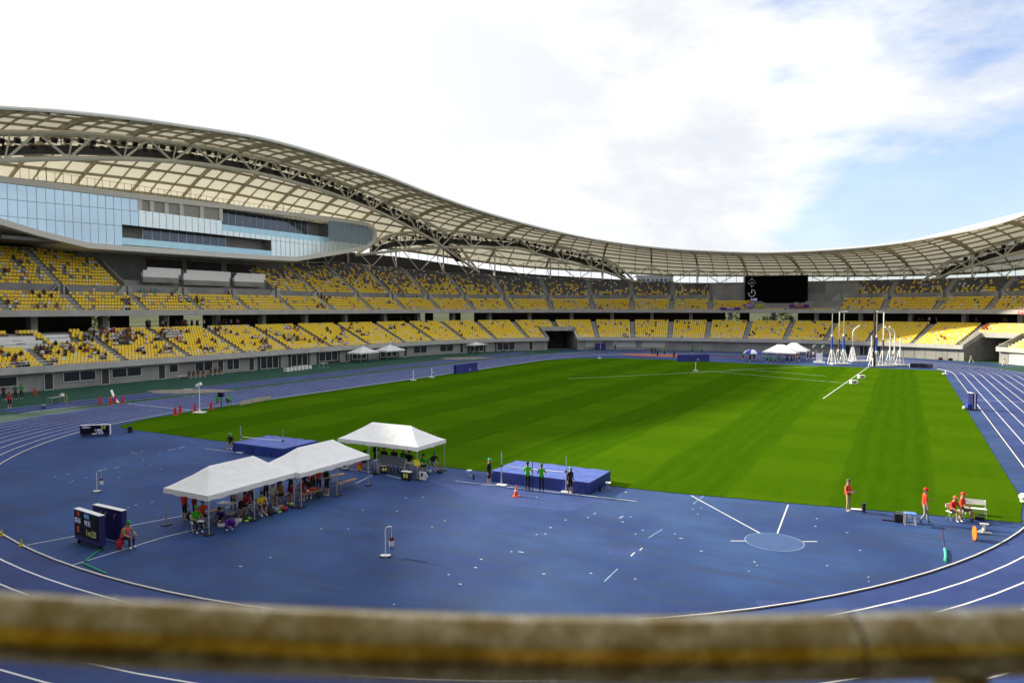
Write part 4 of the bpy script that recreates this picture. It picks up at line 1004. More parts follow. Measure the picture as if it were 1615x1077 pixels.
def chair(p, ang, label, seatc='c8c8c8', group='folding chairs on the infield'):
    t = thing('folding_chair', label, 'chair', p, ang, group)
    MB().box((.0, 0, .43), (.38, .40, .03)).obj('seat', cloth(seatc), t)
    MB().box((-.20, 0, .70), (.03, .40, .18)).obj('backrest', cloth(seatc), t)
    for s in (-1, 1):
        MB().tube([(.17, .2*s, 0), (.0, .2*s, .43), (-.2, .2*s, .8)], .012, 5).obj('leg', ALU, t); MB().tube([(-.2, .19*s, 0), (.15, .19*s, .43)], .012, 5).obj('leg', ALU, t)
    return t
def stool(p, ang, label, col='c8c8c8'):
    t = thing('folding_stool', label, 'stool', p, ang, 'folding stools')
    MB().box((0, 0, .41), (.30, .34, .025)).obj('seat', cloth(col), t)
    for s in (-1, 1):
        MB().tube([(.15, .15*s, 0), (-.13, .15*s, .40)], .011, 5).obj('leg', ALU, t); MB().tube([(-.15, .14*s, 0), (.13, .14*s, .40)], .011, 5).obj('leg', ALU, t)
    return t
def bench(px0, px1, label, w=.30, hgt=.40, col='b88a60'):
    a, b = G(*px0), G(*px1); L = float(np.linalg.norm(b-a)); t = thing('bench', label, 'bench', ((a[0]+b[0])/2, (a[1]+b[1])/2, .012), head_to(a, b), 'wooden benches of the athletes')
    MB().box((0, 0, hgt), (L, w, .04)).obj('seat', mat('bench_wood', col_of(col), .6, var=.15, scale=4), t)
    for s in (-1, 1):
        for r in (-1, 1): MB().tube([(s*(L/2-.15), r*(w/2-.02), 0), (s*(L/2-.2), r*(w/2-.05), hgt-.02)], .014, 5).obj('leg', ALU, t)
    return t
def bag(p, ang, dims, hexs, label, name='sports_bag', cat='bag', grp='bags and shoes under the tents'):
    t = thing(name, label, cat, p, ang, grp); l, w, h = dims; rows = []
    for i in range(9):
        x = -l/2+l*i/8; f = (1-abs(2*i/8-1)**4)**.5*.96+.04; rows.append([(x, w/2*f*math.cos(a), h/2+h/2*f*math.sin(a)*(1 if math.sin(a) > 0 else .98)) for a in np.linspace(0, 2*math.pi, 11)[:-1]])
    MB().grid(rows, close=True).obj('body', cloth(hexs), t, smooth=True)
    MB().tube([(-l*.25, 0, h*.97), (-l*.18, 0, h*1.25), (l*.18, 0, h*1.25), (l*.25, 0, h*.97)], .014, 5).obj('handle', BLACK, t); return t
def shoes(p, ang, hexs, label):
    t = thing('shoes', label, 'shoes', p, ang, 'bags and shoes under the tents')
    for s in (-1, 1):
        mb = MB(); mb.grid([[(x, s*.07+w*math.cos(a), max(.0, h*.5+h*.5*math.sin(a))) for a in np.linspace(0, 2*math.pi, 9)[:-1]] for x, w, h in ((-.13, .02, .06), (-.12, .04, .11), (-.05, .042, .10), (.04, .048, .07), (.11, .04, .05), (.14, .01, .03))], close=True); mb.obj('shoe', cloth(hexs), t, smooth=True)
    return t

# ------------------------------------------------------------------ white canopy tents
def b_tent(t, b):
    o = objco(t); b.inputs['Base Color'].default_value = (.88, .88, .89, 1); b.inputs['Roughness'].default_value = .7
    n = noise(t, scaled(t, o, (1.2, 2.6, 1)), 1.1, 5, .55); bp = N(t, 'ShaderNodeBump'); bp.inputs['Strength'].default_value = .55; bp.inputs['Distance'].default_value = .16; t.links.new(n, bp.inputs['Height']); t.links.new(bp.outputs[0], b.inputs['Normal'])
    tr = N(t, 'ShaderNodeBsdfTranslucent'); tr.inputs[0].default_value = (.8, .8, .82, 1); mx = N(t, 'ShaderNodeMixShader'); mx.inputs[0].default_value = .14
    t.links.new(b.outputs[0], mx.inputs[1]); t.links.new(tr.outputs[0], mx.inputs[2]); t.links.new(mx.outputs[0], t.nodes['Material Output'].inputs[0])
TENTM = surface('tent_cloth', b_tent)
def tent(cx, cy, L, Wd, ang, label, eave=1.86, peak=2.85, legs=6, ridge=.5, cat='tent', val=.24):
    t = thing('canopy_tent', label, cat, (cx, cy, .012), ang, 'white canopy tents around the field')
    nx, ny = 48, 24; rows = []
    for i in range(nx+1):
        x = -L/2+L*i/nx; r = []
        for k in range(ny+1):
            y = -Wd/2+Wd*k/ny; a = min(1, (Wd/2-abs(y))/(Wd/2), (L/2-abs(x))/(L*(.5-ridge/2))); a = max(0, a)
            z = eave+(peak-eave)*(a**1.12)-.045*math.sin(math.pi*min(1, a))*(math.sin(x*4.1)*math.sin(y*3.3))**2*.5
            e = min(Wd/2-abs(y), L/2-abs(x))
            z -= .05*math.sin(math.pi*(x/L+.5)*2)**2*max(0, 1-e*2.2)*0
            r.append((x, y, z))
        rows.append(r)
    mb = MB(); mb.grid(rows, flip=True)
    per = [rows[i][0] for i in range(nx+1)]+[rows[nx][k] for k in range(1, ny+1)]+[rows[i][ny] for i in range(nx-1, -1, -1)]+[rows[0][k] for k in range(ny-1, 0, -1)]
    mb.grid([[(x*1.004, y*1.006, z) for x, y, z in per], [(x*1.008, y*1.012, z-val+.03*math.sin(i*.7)*math.sin(i*.23)) for i, (x, y, z) in enumerate(per)]], close=True, flip=True)
    mb.obj('canopy', TENTM, t, smooth=True)
    xs = (-L/2+.06, 0, L/2-.06) if legs == 6 else (-L/2+.06, L/2-.06)
    for x in xs:
        for s in (-1, 1):
            y = s*(Wd/2-.05); lg = MB(); lg.box((x, y, eave/2), (.045, .045, eave)); lg.box((x, y, eave*.45), (.07, .07, .10)); lo = lg.obj('leg', ALU, t)
            MB().box((x, y, .03), (.42, .30, .05)).obj('base_weight', BLACK, lo)
    fr = MB()
    for s in (-1, 1): fr.bar((-L/2+.06, s*(Wd/2-.05), eave-.12), (L/2-.06, s*(Wd/2-.05), eave-.12), .03, .03)
    for x in xs: fr.bar((x, -Wd/2+.05, eave-.12), (x, Wd/2-.05, eave-.12), .03, .03); fr.bar((x, -Wd/2+.05, eave-.4), (x*.7, 0, eave+.45), .025, .025); fr.bar((x, Wd/2-.05, eave-.4), (x*.7, 0, eave+.45), .025, .025)
    fr.obj('frame', ALU, t); return t
tent(-.55, -28.35, 5.45, 3.2, math.pi/2, 'white canopy tent nearest the camera, over athletes in orange and yellow')
tent(-.15, -22.85, 5.55, 3.2, math.pi/2, 'middle white canopy tent sheltering the wooden benches')
tent(-.1, -16.0, 6.45, 3.1, 0.0, 'white canopy tent over the officials’ table at the edge of the turf', eave=2.02, peak=3.0)
def tent_px(px0, px1, py, d, eave, peak, label, legs=4, ridge=.3):
    a, b = G(px0, py), G(px1, py); L = float(np.linalg.norm(b-a)); m = (a+b)/2; n = np.array([-(b-a)[1], (b-a)[0]])/L; m2 = m[:2]+n*d/2; tent(m2[0], m2[1], L, d, head_to(a, b), label, eave, peak, legs, ridge)
def tent_at(c_, L, d, ang, label, eave=1.9, peak=2.95, legs=4, ridge=.35): tent(c_[0], c_[1], L, d, ang, label, eave, peak, legs, ridge)
tent_at(G(573, 571), 3.3, 5.6, 0, 'white canopy tent by the west wall, left of a matching pair', 2.0, 3.1, 4, .05)
tent_at(G(615, 567), 3.3, 6.0, 0, 'white canopy tent by the west wall, right of a matching pair', 2.0, 3.1, 4, .05)
tent_at(G(752, 555.5), 3.5, 7.5, 0, 'lone white canopy tent by the west wall beyond the blue board', 2.0, 3.0, 4, .05)
tent_at(G(1231, 570.5), 6.4, 3.2, R(-6), 'white canopy tent at the far end full of officials in green', 2.0, 3.4, 6, .2)
tent_at(G(1252, 568), 5.6, 3.2, R(-6), 'white canopy tent at the far end just behind the one full of officials', 2.1, 3.5, 6, .2)

# ------------------------------------------------------------------ people on the infield
def ppl(label, px, py, look, **k):
    """px, py: the feet (standing) or the point under the seat (sitting)"""
    p = ground(px, py); return person(label, p, toward(p, *look), **k)
# near tent
ppl('person in an orange red shirt and black shorts standing at the near tent’s open end', 291, 822, (400, 790), shirt='c83a20', pants='121214', h=1.52, pony=True, group=None)
p = ground(307, 823); person('person in a dark red shirt standing between two orange shirts under the near tent', p, toward(p, 400, 800), shirt='8f1d16', pants='141418', h=1.40)
p = ground(320, 827); stool(p, 0, 'folding stool under the seated athlete in bright orange'); person('person in a bright orange shirt seated under the front corner of the near tent', p, toward(p, 345, 846), pose='sit', arms='knee', shirt='e8431c', pants='141418', h=1.55, pony=True)
p = ground(309, 838); chair(p, toward(p, 330, 850), 'white folding chair of the official in green at the tent corner', 'e8e8e8'); person('person in a green shirt and green cap seated writing at the near tent corner', p, toward(p, 330, 850), pose='sit', arms='fwd', lean=.16, shirt='3fae2a', pants='16161a', shin='16161a', cap='2f9d45', h=1.6)
q = ground(317, 842); t = thing('clipboard', 'white papers on the lap of the green shirted official', 'clipboard', (q[0], q[1], .62), .4); MB().box((0, 0, 0), (.30, .22, .012)).obj('board', WHITE, t); MB().box((-.13, 0, .01), (.03, .1, .012)).obj('clip', ALU, t)
ppl('person in a navy top and dark cap crouching among bags under the near tent', 351, 826, (330, 840), pose='crouch', arms='knee', lean=.5, shirt='1d1a52', pants='1a1838', sleeve='1d1a52', cap='141424', h=1.5)
ppl('person kneeling in a purple suit with a pink collar beside the bags', 359, 836, (372, 842), pose='crouch', arms='fwd', lean=.75, shirt='5a22a0', pants='4a1c90', sleeve='5a22a0', shin='4a1c90', h=1.52)
ppl('person in a white shirt and black shorts standing with folded arms under the near tent', 380, 816, (340, 825), arms='fwd', shirt='d0d0cc', pants='161618', h=1.54)
ppl('person in a tan running vest standing behind the table under the near tent', 368, 809, (400, 830), arms='fwd', shirt='8a6a48', pants='16202a', h=1.45, pony=True)
ppl('person with both hands raised to the head standing at the back of the near tent', 396, 801, (360, 830), arms='up', shirt='6a5440', pants='121214', h=1.5, pony=True)
p = ground(392, 808); stool(p, 0, 'folding stool under the larger crimson shirt'); person('person in a crimson shirt seated with the back turned under the near tent', p, toward(p, 360, 800), pose='sit', arms='knee', lean=.25, shirt='a01838', pants='141416', h=1.58)
p = ground(387, 809); person('smaller person in a pinkish red shirt seated beside the crimson one', p, toward(p, 370, 830), pose='sit', arms='fwd', lean=.2, shirt='b02848', pants='141416', h=1.42)
p = ground(411, 812); stool(p, 0, 'folding stool behind the middle leg of the near tent'); person('person in a yellow shirt seated by the middle leg of the near tent', p, toward(p, 430, 822), pose='sit', arms='knee', lean=.3, shirt='d8b81c', pants='141416', h=1.6)
ppl('person with one hand raised standing in a brown vest inside the near tent', 420, 795, (390, 830), arms=('up', 'down'), shirt='5c4434', pants='141416', h=1.52, pony=True)
p = ground(430, 797); person('person in a cream shirt seated with pale blue shorts under the near tent', p, toward(p, 450, 810), pose='sit', arms='knee', shirt='c8c2b0', pants='6a8ab8', h=1.55)
p = ground(445, 793); stool(p, 0, 'folding stool under the mustard shirt'); person('person in a mustard yellow shirt seated sideways under the near tent', p, toward(p, 420, 800), pose='sit', arms='fwd', lean=.2, shirt='b88a14', pants='161a1e', h=1.6, tan=True)
ppl('person in a pale pink sleeve reaching forward behind the mustard shirt', 441, 781, (430, 800), arms='reach', shirt='c8a8b8', pants='1c1c30', h=1.5)
ppl('person in a black shirt standing with the back turned near the second tent', 459, 787, (430, 730), arms='fwd', shirt='101210', pants='101012', sleeve='101210', h=1.52)
p = ground(462, 792); person('person in a crimson and white top seated by the joined tent legs', p, toward(p, 440, 806), pose='sit', arms='knee', lean=.3, shirt='8a2030', pants='301018', h=1.5)
ppl('person in a navy shirt standing at the back of the middle tent', 481, 783, (470, 800), arms='fwd', shirt='1a1e4a', pants='101218', h=1.5)
p = ground(477, 787); person('person in a dark red shirt seated at the back end of the middle tent bench', p, toward(p, 470, 800), pose='sit', arms='knee', shirt='9a2030', pants='121214', h=1.5)
p = ground(489, 784); person('person in a red cap seated holding a teal bottle in the middle tent', p, toward(p, 480, 800), pose='sit', arms='fwd', lean=.25, shirt='283028', pants='141416', cap='d83a28', h=1.5)
ppl('person in an orange shirt standing under the middle tent roof', 503, 780, (480, 800), arms='fwd', shirt='e8481c', pants='121214', h=1.55)
ppl('person in a tan vest standing beside the orange shirt in the middle tent', 494, 779, (470, 800), arms='down', shirt='7a5a3a', pants='141416', h=1.5, pony=True)
ppl('person in a green shirt under a black jacket standing at the end of the bench', 516, 782, (490, 790), arms='fwd', shirt='2f8a24', pants='121214', h=1.58, vest='16181a')
# around the officials' tent
ppl('person in black with a teal cap standing at the back leg of the officials’ tent', 593, 738, (650, 760), arms='fwd', shirt='121416', pants='121416', sleeve='121416', cap='2aa08a', h=1.6)
for k, (px, py, sh, lab) in enumerate(((606, 734, '16181a', 'person in black seated behind the grey screen, nearest the tent corner'), (622, 735, '1c2a1c', 'person in dark green seated behind the middle of the grey screen'), (637, 737, '2a7a24', 'person in a green shirt seated at the officials’ table past the screen'), (646, 740, '101214', 'person in a black top bending over the officials’ table'))):
    p = ground(px, py); chair(p, toward(p, px-6, py+14), 'folding chair of the official number %s behind the long table' % ('one', 'two', 'three', 'four')[k], '3a3a3c', 'folding chairs behind the officials’ table'); person(lab, p, toward(p, px-6, py+14), pose='sit', arms='fwd', lean=.15, shirt=sh, pants='141416', h=1.62)
p = ground(572, 739); chair(p, toward(p, 600, 742), 'folding chair at the shaded end of the officials’ table', '3a3a3c', 'folding chairs behind the officials’ table'); person('person in a green shirt seated at the shaded end of the officials’ table', p, toward(p, 600, 742), pose='sit', arms='fwd', lean=.3, shirt='35a028', pants='16161a', h=1.6)
p = ground(670, 746); chair(p, toward(p, 650, 752), 'folding chair behind the yellow number card', '3a3a3c', 'folding chairs behind the officials’ table'); person('person in a green shirt seated just behind the yellow number card', p, toward(p, 650, 752), pose='sit', arms='fwd', lean=.2, shirt='38b02c', pants='16161a', h=1.6)
p = ground(683, 741); chair(p, toward(p, 705, 750), 'folding chair at the sunlit end of the officials’ tent', '3a3a3c', 'folding chairs behind the officials’ table'); person('person in black with a teal cap seated at the sunlit end of the officials’ tent', p, toward(p, 705, 750), pose='sit', arms='knee', lean=.35, shirt='121416', pants='9ab0c0', sleeve='121416', cap='2aa08a', h=1.62)
# high jump
ppl('person in black with a teal cap standing beside the upright of the right hand mat', 771, 766, (880, 780), arms='down', shirt='101113', pants='101113', sleeve='101113', cap='2fb09a', h=1.55)
ppl('person in a green shirt and dark cap standing facing the bar beside the measuring pole', 832, 774, (840, 730), arms='fwd', shirt='45b81e', pants='141416', shin='141416', cap='12201c', h=1.6)
ppl('person in a green shirt and green cap standing with hands clasped at the bar', 854, 776, (860, 730), arms='fwd', shirt='3cae1e', pants='141416', shin='141416', cap='1f6a3a', h=1.55)
ppl('person in black with a teal cap standing by the upright at the mat’s sunlit end', 899, 780, (930, 790), arms='down', shirt='101113', pants='101113', sleeve='101113', cap='2fb09a', h=1.5)
p = ground(364, 708); stool(p, 0, 'folding stool at the corner of the other high jump mat'); person('person in black with a teal cap seated at the corner of the high jump mat', p, toward(p, 355, 716), pose='sit', arms='knee', lean=.2, shirt='101113', pants='101113', sleeve='101113', cap='2aa890', h=1.55)
# scoreboard keeper
p = ground(196, 864); stool(p, toward(p, 240, 872), 'red folding stool behind the large scoreboards', 'c02030'); q = ground(189, 866); bag(q, .8, (.26, .2, .46), 'c01c2c', 'red bag standing at the stool behind the large scoreboards'); person('person in a coral vest, green shirt and green cap seated by the scoreboards', p, toward(p, 240, 870), pose='sit', arms='knee', lean=.4, shirt='2f9a24', pants='141416', shin='141416', cap='1f8a4a', h=1.62, vest='e8506a')
# right hand throwers' officials
ppl('person in a khaki hat, orange vest and beige trousers standing on the turf edge', 1337, 807, (1400, 820), arms='fwd', shirt='3a2a20', pants='a89a78', shin='a89a78', cap='5a5a44', vest='d8502c', h=1.60, lean=-.02)
ppl('person in a red shirt, red cap and grey trousers walking past the small table', 1457, 826, (1500, 828), pose='walk', arms=('fwd', 'down'), shirt='d83a1e', pants='8a8c90', shin='8a8c90', shoe='1c1c1f', cap='c8281c', h=1.68)
p = ground(1501, 820); chair(p, toward(p, 1530, 830), 'white folding chair of the red official nearer the walking one', 'd8d8d8'); person('person in a red shirt and pale red cap seated on the white chair', p, toward(p, 1530, 830), pose='sit', arms='knee', lean=.25, shirt='d0301a', pants='141416', cap='d8644a', h=1.6)
p = ground(1516, 818); stool(p, 0, 'folding stool of the red official next to the white rack'); person('person in an orange red shirt and red cap seated upright next to the white rack', p, toward(p, 1545, 824), pose='sit', arms='fwd', lean=.05, shirt='e0401c', pants='141416', cap='c83a24', shoe='1c1c1f', h=1.7)
# finish line and west side
p = ground(344, 641); chair(p, toward(p, 330, 645), 'folding chair of the green official beside the finish post', '3a3a3c'); person('person in a green shirt and cap seated next to the timing box stand', p, toward(p, 330, 646), pose='sit', arms='fwd', lean=.3, shirt='2f9a34', pants='101216', cap='1f7a4a', h=1.65)
p = ground(360, 640); chair(p, toward(p, 380, 636), 'folding chair of the green official beside the white boards', '3a3a3c'); person('person in a green shirt and cap seated near the white boards on the kerb', p, toward(p, 380, 634), pose='sit', arms='fwd', lean=.3, shirt='35a03a', pants='101216', cap='1f8a50', h=1.65)
ppl('person in a red shirt and black shorts standing alone on the green surround', 15, 644, (60, 660), shirt='b81c2c', pants='101012', h=1.62)
ppl('person in a green shirt with white shoes standing by the west wall', 34, 629, (60, 650), shirt='2a8a34', pants='101012', shin='101012', cap='1f7a40', h=1.66)
ppl('person in a dark green shirt standing beside the one with white shoes', 24.5, 630, (60, 650), shirt='1c5a30', pants='101012', shin='101012', cap='1c6a3c', h=1.6)
ppl('person in maroon standing in the group at the west wall', 6, 631, (60, 650), shirt='3a1420', pants='141830', shin='141830', h=1.6)
# far end, too small to show their parts
FAR = [(1028, 560.5, '101216', 'dark clothes beside the red pad, nearest the tunnel'), (1033, 560.5, '14161c', 'dark clothes second from the tunnel beside the red pad'), (1037, 564, '121418', 'dark clothes in front of the pair beside the red pad'), (1048, 560, '3a9a30', 'a green shirt standing behind the red pad'), (1063, 565.5, '101014', 'dark clothes next to the long blue board'),
       (1092, 557, '2f8a34', 'a green shirt behind the middle of the long blue board'), (1107, 557.5, '35a03c', 'a green shirt behind the end of the long blue board'), (1172, 567, '2a9a40', 'green standing apart from the striped umbrella'), (1183, 571, '141418', 'black right under the striped umbrella'), (1189, 569, '2f9a34', 'green next to the striped umbrella'),
       (1210, 572, '2f9a34', 'green at the corner of the far tent'), (1216, 572, '288a30', 'green seated second under the far tent'), (1222, 572, '3aa838', 'green seated third under the far tent'), (1228, 570.5, '1c6a2c', 'dark green at the middle leg of the far tent'), (1241, 571.5, '7a2418', 'maroon under the far tent'), (1248, 572, '3a1c1c', 'brown under the far tent'), (1254, 571, '8a7a20', 'olive yellow under the far tent'), (1260, 570, '6a3020', 'rust red at the edge of the far tent'),
       (1273, 567, '2a2a3a', 'navy walking behind the far tents'), (1278, 567, '6a3a6a', 'purple walking behind the far tents'), (1283, 566, 'c8c8d0', 'white walking behind the far tents'), (970, 553, '101812', 'black standing against the far wall by the navy container')]
for px, py, sh, lab in FAR:
    p = ground(px, py); sit = 'seated' in lab
    person('far off person in '+lab, p, toward(p, px, py+6), pose='sit' if sit else 'stand', arms='fwd' if px % 2 else 'down', shirt=sh, pants='14161c', shin='14161c' if rnd.random() < .5 else None, h=1.66, fingers=False)
    if sit: chair(p, toward(p, px, py+6), 'folding chair under the far tent', '3a3a3c', 'folding chairs under the far tent')

# ------------------------------------------------------------------ spectators
SH = [('white', 'd6d4d0', 44), ('black', '17171b', 62), ('navy', '1c2140', 20), ('grey', '6a6a70', 14), ('maroon', '5a1a24', 10), ('pink', 'b8788c', 6), ('red', 'b02a22', 6), ('green', '2f8a3a', 4), ('pale blue', '88a4c4', 8)]
taken = set(); nsp = 0
def seat_spect(s, shirt=None):
    global nsp
    k = (round(s[3][0], 2), round(s[3][1], 2), round(s[3][2], 2))
    if k in taken: return
    taken.add(k); nsp += 1
    i = pick([a[2] for a in SH]) if shirt is None else [a[0] for a in SH].index(shirt); nm, hx, _ = SH[i]
    side = 'west' if s[0] < 118 else 'north'
    a = rnd.choice(['knee', 'fwd', 'down']); ln = rnd.choice([.05, .2, .35])
    q = np.array(s[3]); f = s[4]; q = q+np.array([math.cos(f)*.08, math.sin(f)*.08, -.03])
    person('spectator in a %s top sitting in the %s tier of the %s stand' % (nm, s[2], side), q, f+rnd.uniform(-.3, .3), pose='sit', arms=a, lean=ln, shirt=hx, pants=rnd.choice(['15161c', '1c2236', '2a2a2e']), shin='15161c' if rnd.random() < .6 else None, shoe='c8c8c8', h=rnd.uniform(1.5, 1.72), fingers=False, group='%s topped spectators of the %s %s tier' % (nm, side, s[2]))
VS = [(s, view(s[3])) for s in SEATS]
def fill(n, px0, px1, py0, py1, tier, shirt=None, clump=3):
    C_ = [s for s, v in VS if s[2] == tier and px0 <= v[0] <= px1 and py0 <= v[1]-4 <= py1 and v[2] > 0]
    if not C_: return
    k = 0; t0 = nsp
    while nsp-t0 < n and k < 400:
        k += 1; s0 = rnd.choice(C_); near = sorted(C_, key=lambda s: float(np.linalg.norm(s[3]-s0[3])))[:clump*2]
        for s in rnd.sample(near, min(len(near), rnd.randint(1, clump))):
            if nsp-t0 < n: seat_spect(s, shirt)
fill(28, 0, 95, 545, 585, 'lower'); fill(38, 95, 185, 528, 585, 'lower', clump=4); fill(38, 140, 215, 520, 545, 'lower', clump=5); fill(42, 180, 300, 522, 560, 'lower', clump=4); fill(21, 255, 290, 522, 535, 'lower', 'white', clump=5)
fill(38, 300, 430, 518, 560, 'lower', clump=4); fill(31, 400, 470, 515, 556, 'lower', clump=4); fill(24, 460, 560, 508, 546, 'lower'); fill(21, 560, 680, 505, 540, 'lower'); fill(8, 690, 830, 500, 530, 'lower')
fill(10, 0, 110, 460, 490, 'upper'); fill(5, 0, 60, 385, 445, 'upper', clump=2); fill(8, 190, 240, 470, 492, 'upper'); fill(10, 270, 320, 465, 490, 'upper', clump=4); fill(8, 480, 520, 460, 485, 'upper', clump=4); fill(4, 580, 640, 460, 490, 'upper', clump=2); fill(5, 920, 950, 478, 487, 'upper'); fill(3, 1000, 1120, 478, 487, 'upper', clump=1)
fill(12, 930, 990, 508, 532, 'lower', clump=5); fill(5, 985, 1040, 505, 530, 'lower', 'black'); fill(5, 1040, 1090, 505, 530, 'lower'); fill(6, 1085, 1140, 505, 530, 'lower'); fill(5, 1140, 1190, 505, 530, 'lower'); fill(7, 1195, 1250, 505, 530, 'lower', clump=4); fill(9, 1250, 1300, 508, 532, 'lower', clump=4); fill(4, 1300, 1420, 508, 536, 'lower', 'black', clump=1); fill(2, 1475, 1500, 515, 535, 'lower', 'red', clump=2); fill(4, 1535, 1560, 512, 522, 'lower', 'red', clump=3)
# people standing on the concourse behind the lower rows
for px, n in ((232, 4), (263, 5), (283, 5), (300, 4), (315, 3), (345, 3), (362, 3), (378, 2), (640, 3), (652, 3), (1205, 3), (1222, 2), (1250, 4), (1446, 2), (1460, 2), (1468, 2), (1532, 2), (1590, 2)):
    for k in range(n):
        x = px+rnd.uniform(-9, 9); P = hit_d(x, 506, 11.4+rnd.uniform(0, 2.5)); z = 2.6+.345*12+.25; i = pick([20, 60, 20, 5, 5, 2, 4, 3, 3]); nm, hx, _ = SH[i]; u = u_of(P); side = 'west' if u < 118 else 'north'
        person('person in a %s top standing on the concourse behind the lower %s seats' % (nm, side), (P[0], P[1], z), facing(u)+rnd.uniform(-1, 1), arms=rnd.choice(['down', 'fwd']), shirt=hx, pants='15161c', shin='15161c', h=rnd.uniform(1.55, 1.75), fingers=False, group='%s topped people on the %s concourse' % (nm, side))
# a few stand on the walkway of the upper tier
for px, sh in ((222, 'green'), (227, 'green'), (238, 'green'), (245, 'green'), (148, 'white'), (360, 'black'), (363, 'white'), (507, 'black'), (612, 'maroon'), (657, 'navy')):
    P = hit_d(px, 460, 15.9); nm, hx, _ = [a for a in SH if a[0] == sh][0]; u = u_of(P); person('person in a %s top standing on the upper walkway of the west stand' % ('teal' if sh == 'green' else nm), (P[0], P[1], 12.35), facing(u)+rnd.uniform(-1.2, 1.2), shirt='1f8a80' if sh == 'green' else hx, pants='15161c', shin='15161c', h=1.65, fingers=False, group='%s topped people on the upper west walkway' % nm)

for px, sh in ((256, 'black'), (262, 'white'), (268, 'black'), (281, 'navy'), (394, 'black'), (401, 'white'), (407, 'maroon')):
    P = hit_d(px, 426, 19.3); nm, hx, _ = [a_ for a_ in SH if a_[0] == sh][0]; u = u_of(P); person('person in a %s top sitting at the white press desks of the upper west stand' % nm, (P[0], P[1], 14.75), facing(u), pose='sit', arms='fwd', shirt=hx, pants='15161c', shin='15161c', h=1.65, fingers=False, group='%s topped people at the upper press desks' % nm)

allp = [o for o in S.objects if o.type == 'MESH' and o.name.split('.')[0] == 'person']
far = sorted([o for o in allp if 'spectator' in o['label'] or 'concourse' in o['label'] or 'walkway' in o['label']], key=lambda o: (np.array(o.location)-CAM)@FW)
keep = 298-(len(allp)-len(far))
crowd = far[keep:]
if crowd:
    V_, F_, M_, slots = [], [], [], []; off = 0
    for o in crowd:
        mw = np.array(Matrix.LocRotScale(o.location, o.rotation_euler, o.scale)); me = o.data; n = len(me.vertices); co = np.zeros(n*3); me.vertices.foreach_get('co', co); co = co.reshape(-1, 3)@mw[:3, :3].T+mw[:3, 3]; V_.append(co)
        ms = [sl.material for sl in o.material_slots]
        for m_ in ms:
            if m_ not in slots: slots.append(m_)
        mi = [slots.index(m_) for m_ in ms]
        for p in me.polygons: F_.append([v+off for v in p.vertices]); M_.append(mi[p.material_index])
        off += n
    for o in crowd: bpy.data.objects.remove(o)
    me = bpy.data.meshes.new('crowd'); me.from_pydata(np.vstack(V_).tolist(), [], F_)
    for m_ in slots: me.materials.append(m_)
    me.polygons.foreach_set('material_index', M_); me.update(); o = bpy.data.objects.new('crowd', me); COL.objects.link(o)
    tag(o, 'scattered spectators sitting and standing in the farther parts of the stand', 'crowd', kind='stuff')

# ------------------------------------------------------------------ high jump
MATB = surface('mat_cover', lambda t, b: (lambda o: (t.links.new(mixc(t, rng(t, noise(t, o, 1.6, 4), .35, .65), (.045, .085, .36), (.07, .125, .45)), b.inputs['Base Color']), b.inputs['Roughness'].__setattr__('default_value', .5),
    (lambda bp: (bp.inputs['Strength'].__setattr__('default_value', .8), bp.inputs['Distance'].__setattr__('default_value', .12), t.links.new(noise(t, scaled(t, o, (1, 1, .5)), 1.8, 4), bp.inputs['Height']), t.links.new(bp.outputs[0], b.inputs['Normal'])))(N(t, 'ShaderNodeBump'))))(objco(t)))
def jump_mat(tp, z, label):
    """tp: the four top corners in the picture, front left, front right, back right, back left"""
    P = [G(x, y, z) for x, y in tp]; c = sum(P)/4; t = thing('high_jump_mat', label, 'landing mat', (c[0], c[1], .012), head_to(P[0], P[1]), 'blue high jump landing mats')
    R_ = np.array(Matrix.Rotation(-t.rotation_euler[2], 3, 'Z')); Q = [R_@(p-c) for p in P]
    L = (np.linalg.norm(Q[1]-Q[0])+np.linalg.norm(Q[2]-Q[3]))/2; D = (np.linalg.norm(Q[3]-Q[0])+np.linalg.norm(Q[2]-Q[1]))/2
    n, m = 30, 16
    def pt(u, v, zz): return np.array([(u-.5)*L, (v-.5)*D, zz])
    top = [[pt(i/n, k/m, z-.0+.018*math.sin(i*.9+k*.4)*math.sin(k*1.1)-.03*(max(abs(2*i/n-1), abs(2*k/m-1))**8)) for k in range(m+1)] for i in range(n+1)]
    mb = MB(); mb.grid(top, flip=True); mb.obj('top_cover', MATB, t, smooth=True)
    per = [(i/n, 0) for i in range(n+1)]+[(1, k/m) for k in range(1, m+1)]+[(i/n, 1) for i in range(n-1, -1, -1)]+[(0, k/m) for k in range(m-1, 0, -1)]
    mb = MB(); mb.grid([[pt(.5+(u-.5)*s, .5+(v-.5)*s, zz)+np.array([0, 0, 0]) for u, v in per] for zz, s in ((z-.03, 1.0), (z*.66, 1.004+0), (z*.6, .998), (.12, 1.003), (.02, .995))], close=True, flip=True)
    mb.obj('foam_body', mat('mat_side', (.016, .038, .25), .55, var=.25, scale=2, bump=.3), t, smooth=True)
    mb = MB()
    for u in (-.46, -.1, .28, .46): mb.box((u*L, -D/2-.012, z*.35), (.05, .02, z*.5))
    mb.obj('strap', cloth('20244a'), t); return t
jump_mat([(777, 741.7), (930, 760.5), (965, 740.7), (811, 726.2)], .72, 'broad blue high jump mat with four officials standing in front of it')
jump_mat([(368, 697.5), (452, 708), (497, 694), (421.6, 686)], .72, 'blue high jump mat partly hidden behind the white canopy tents')
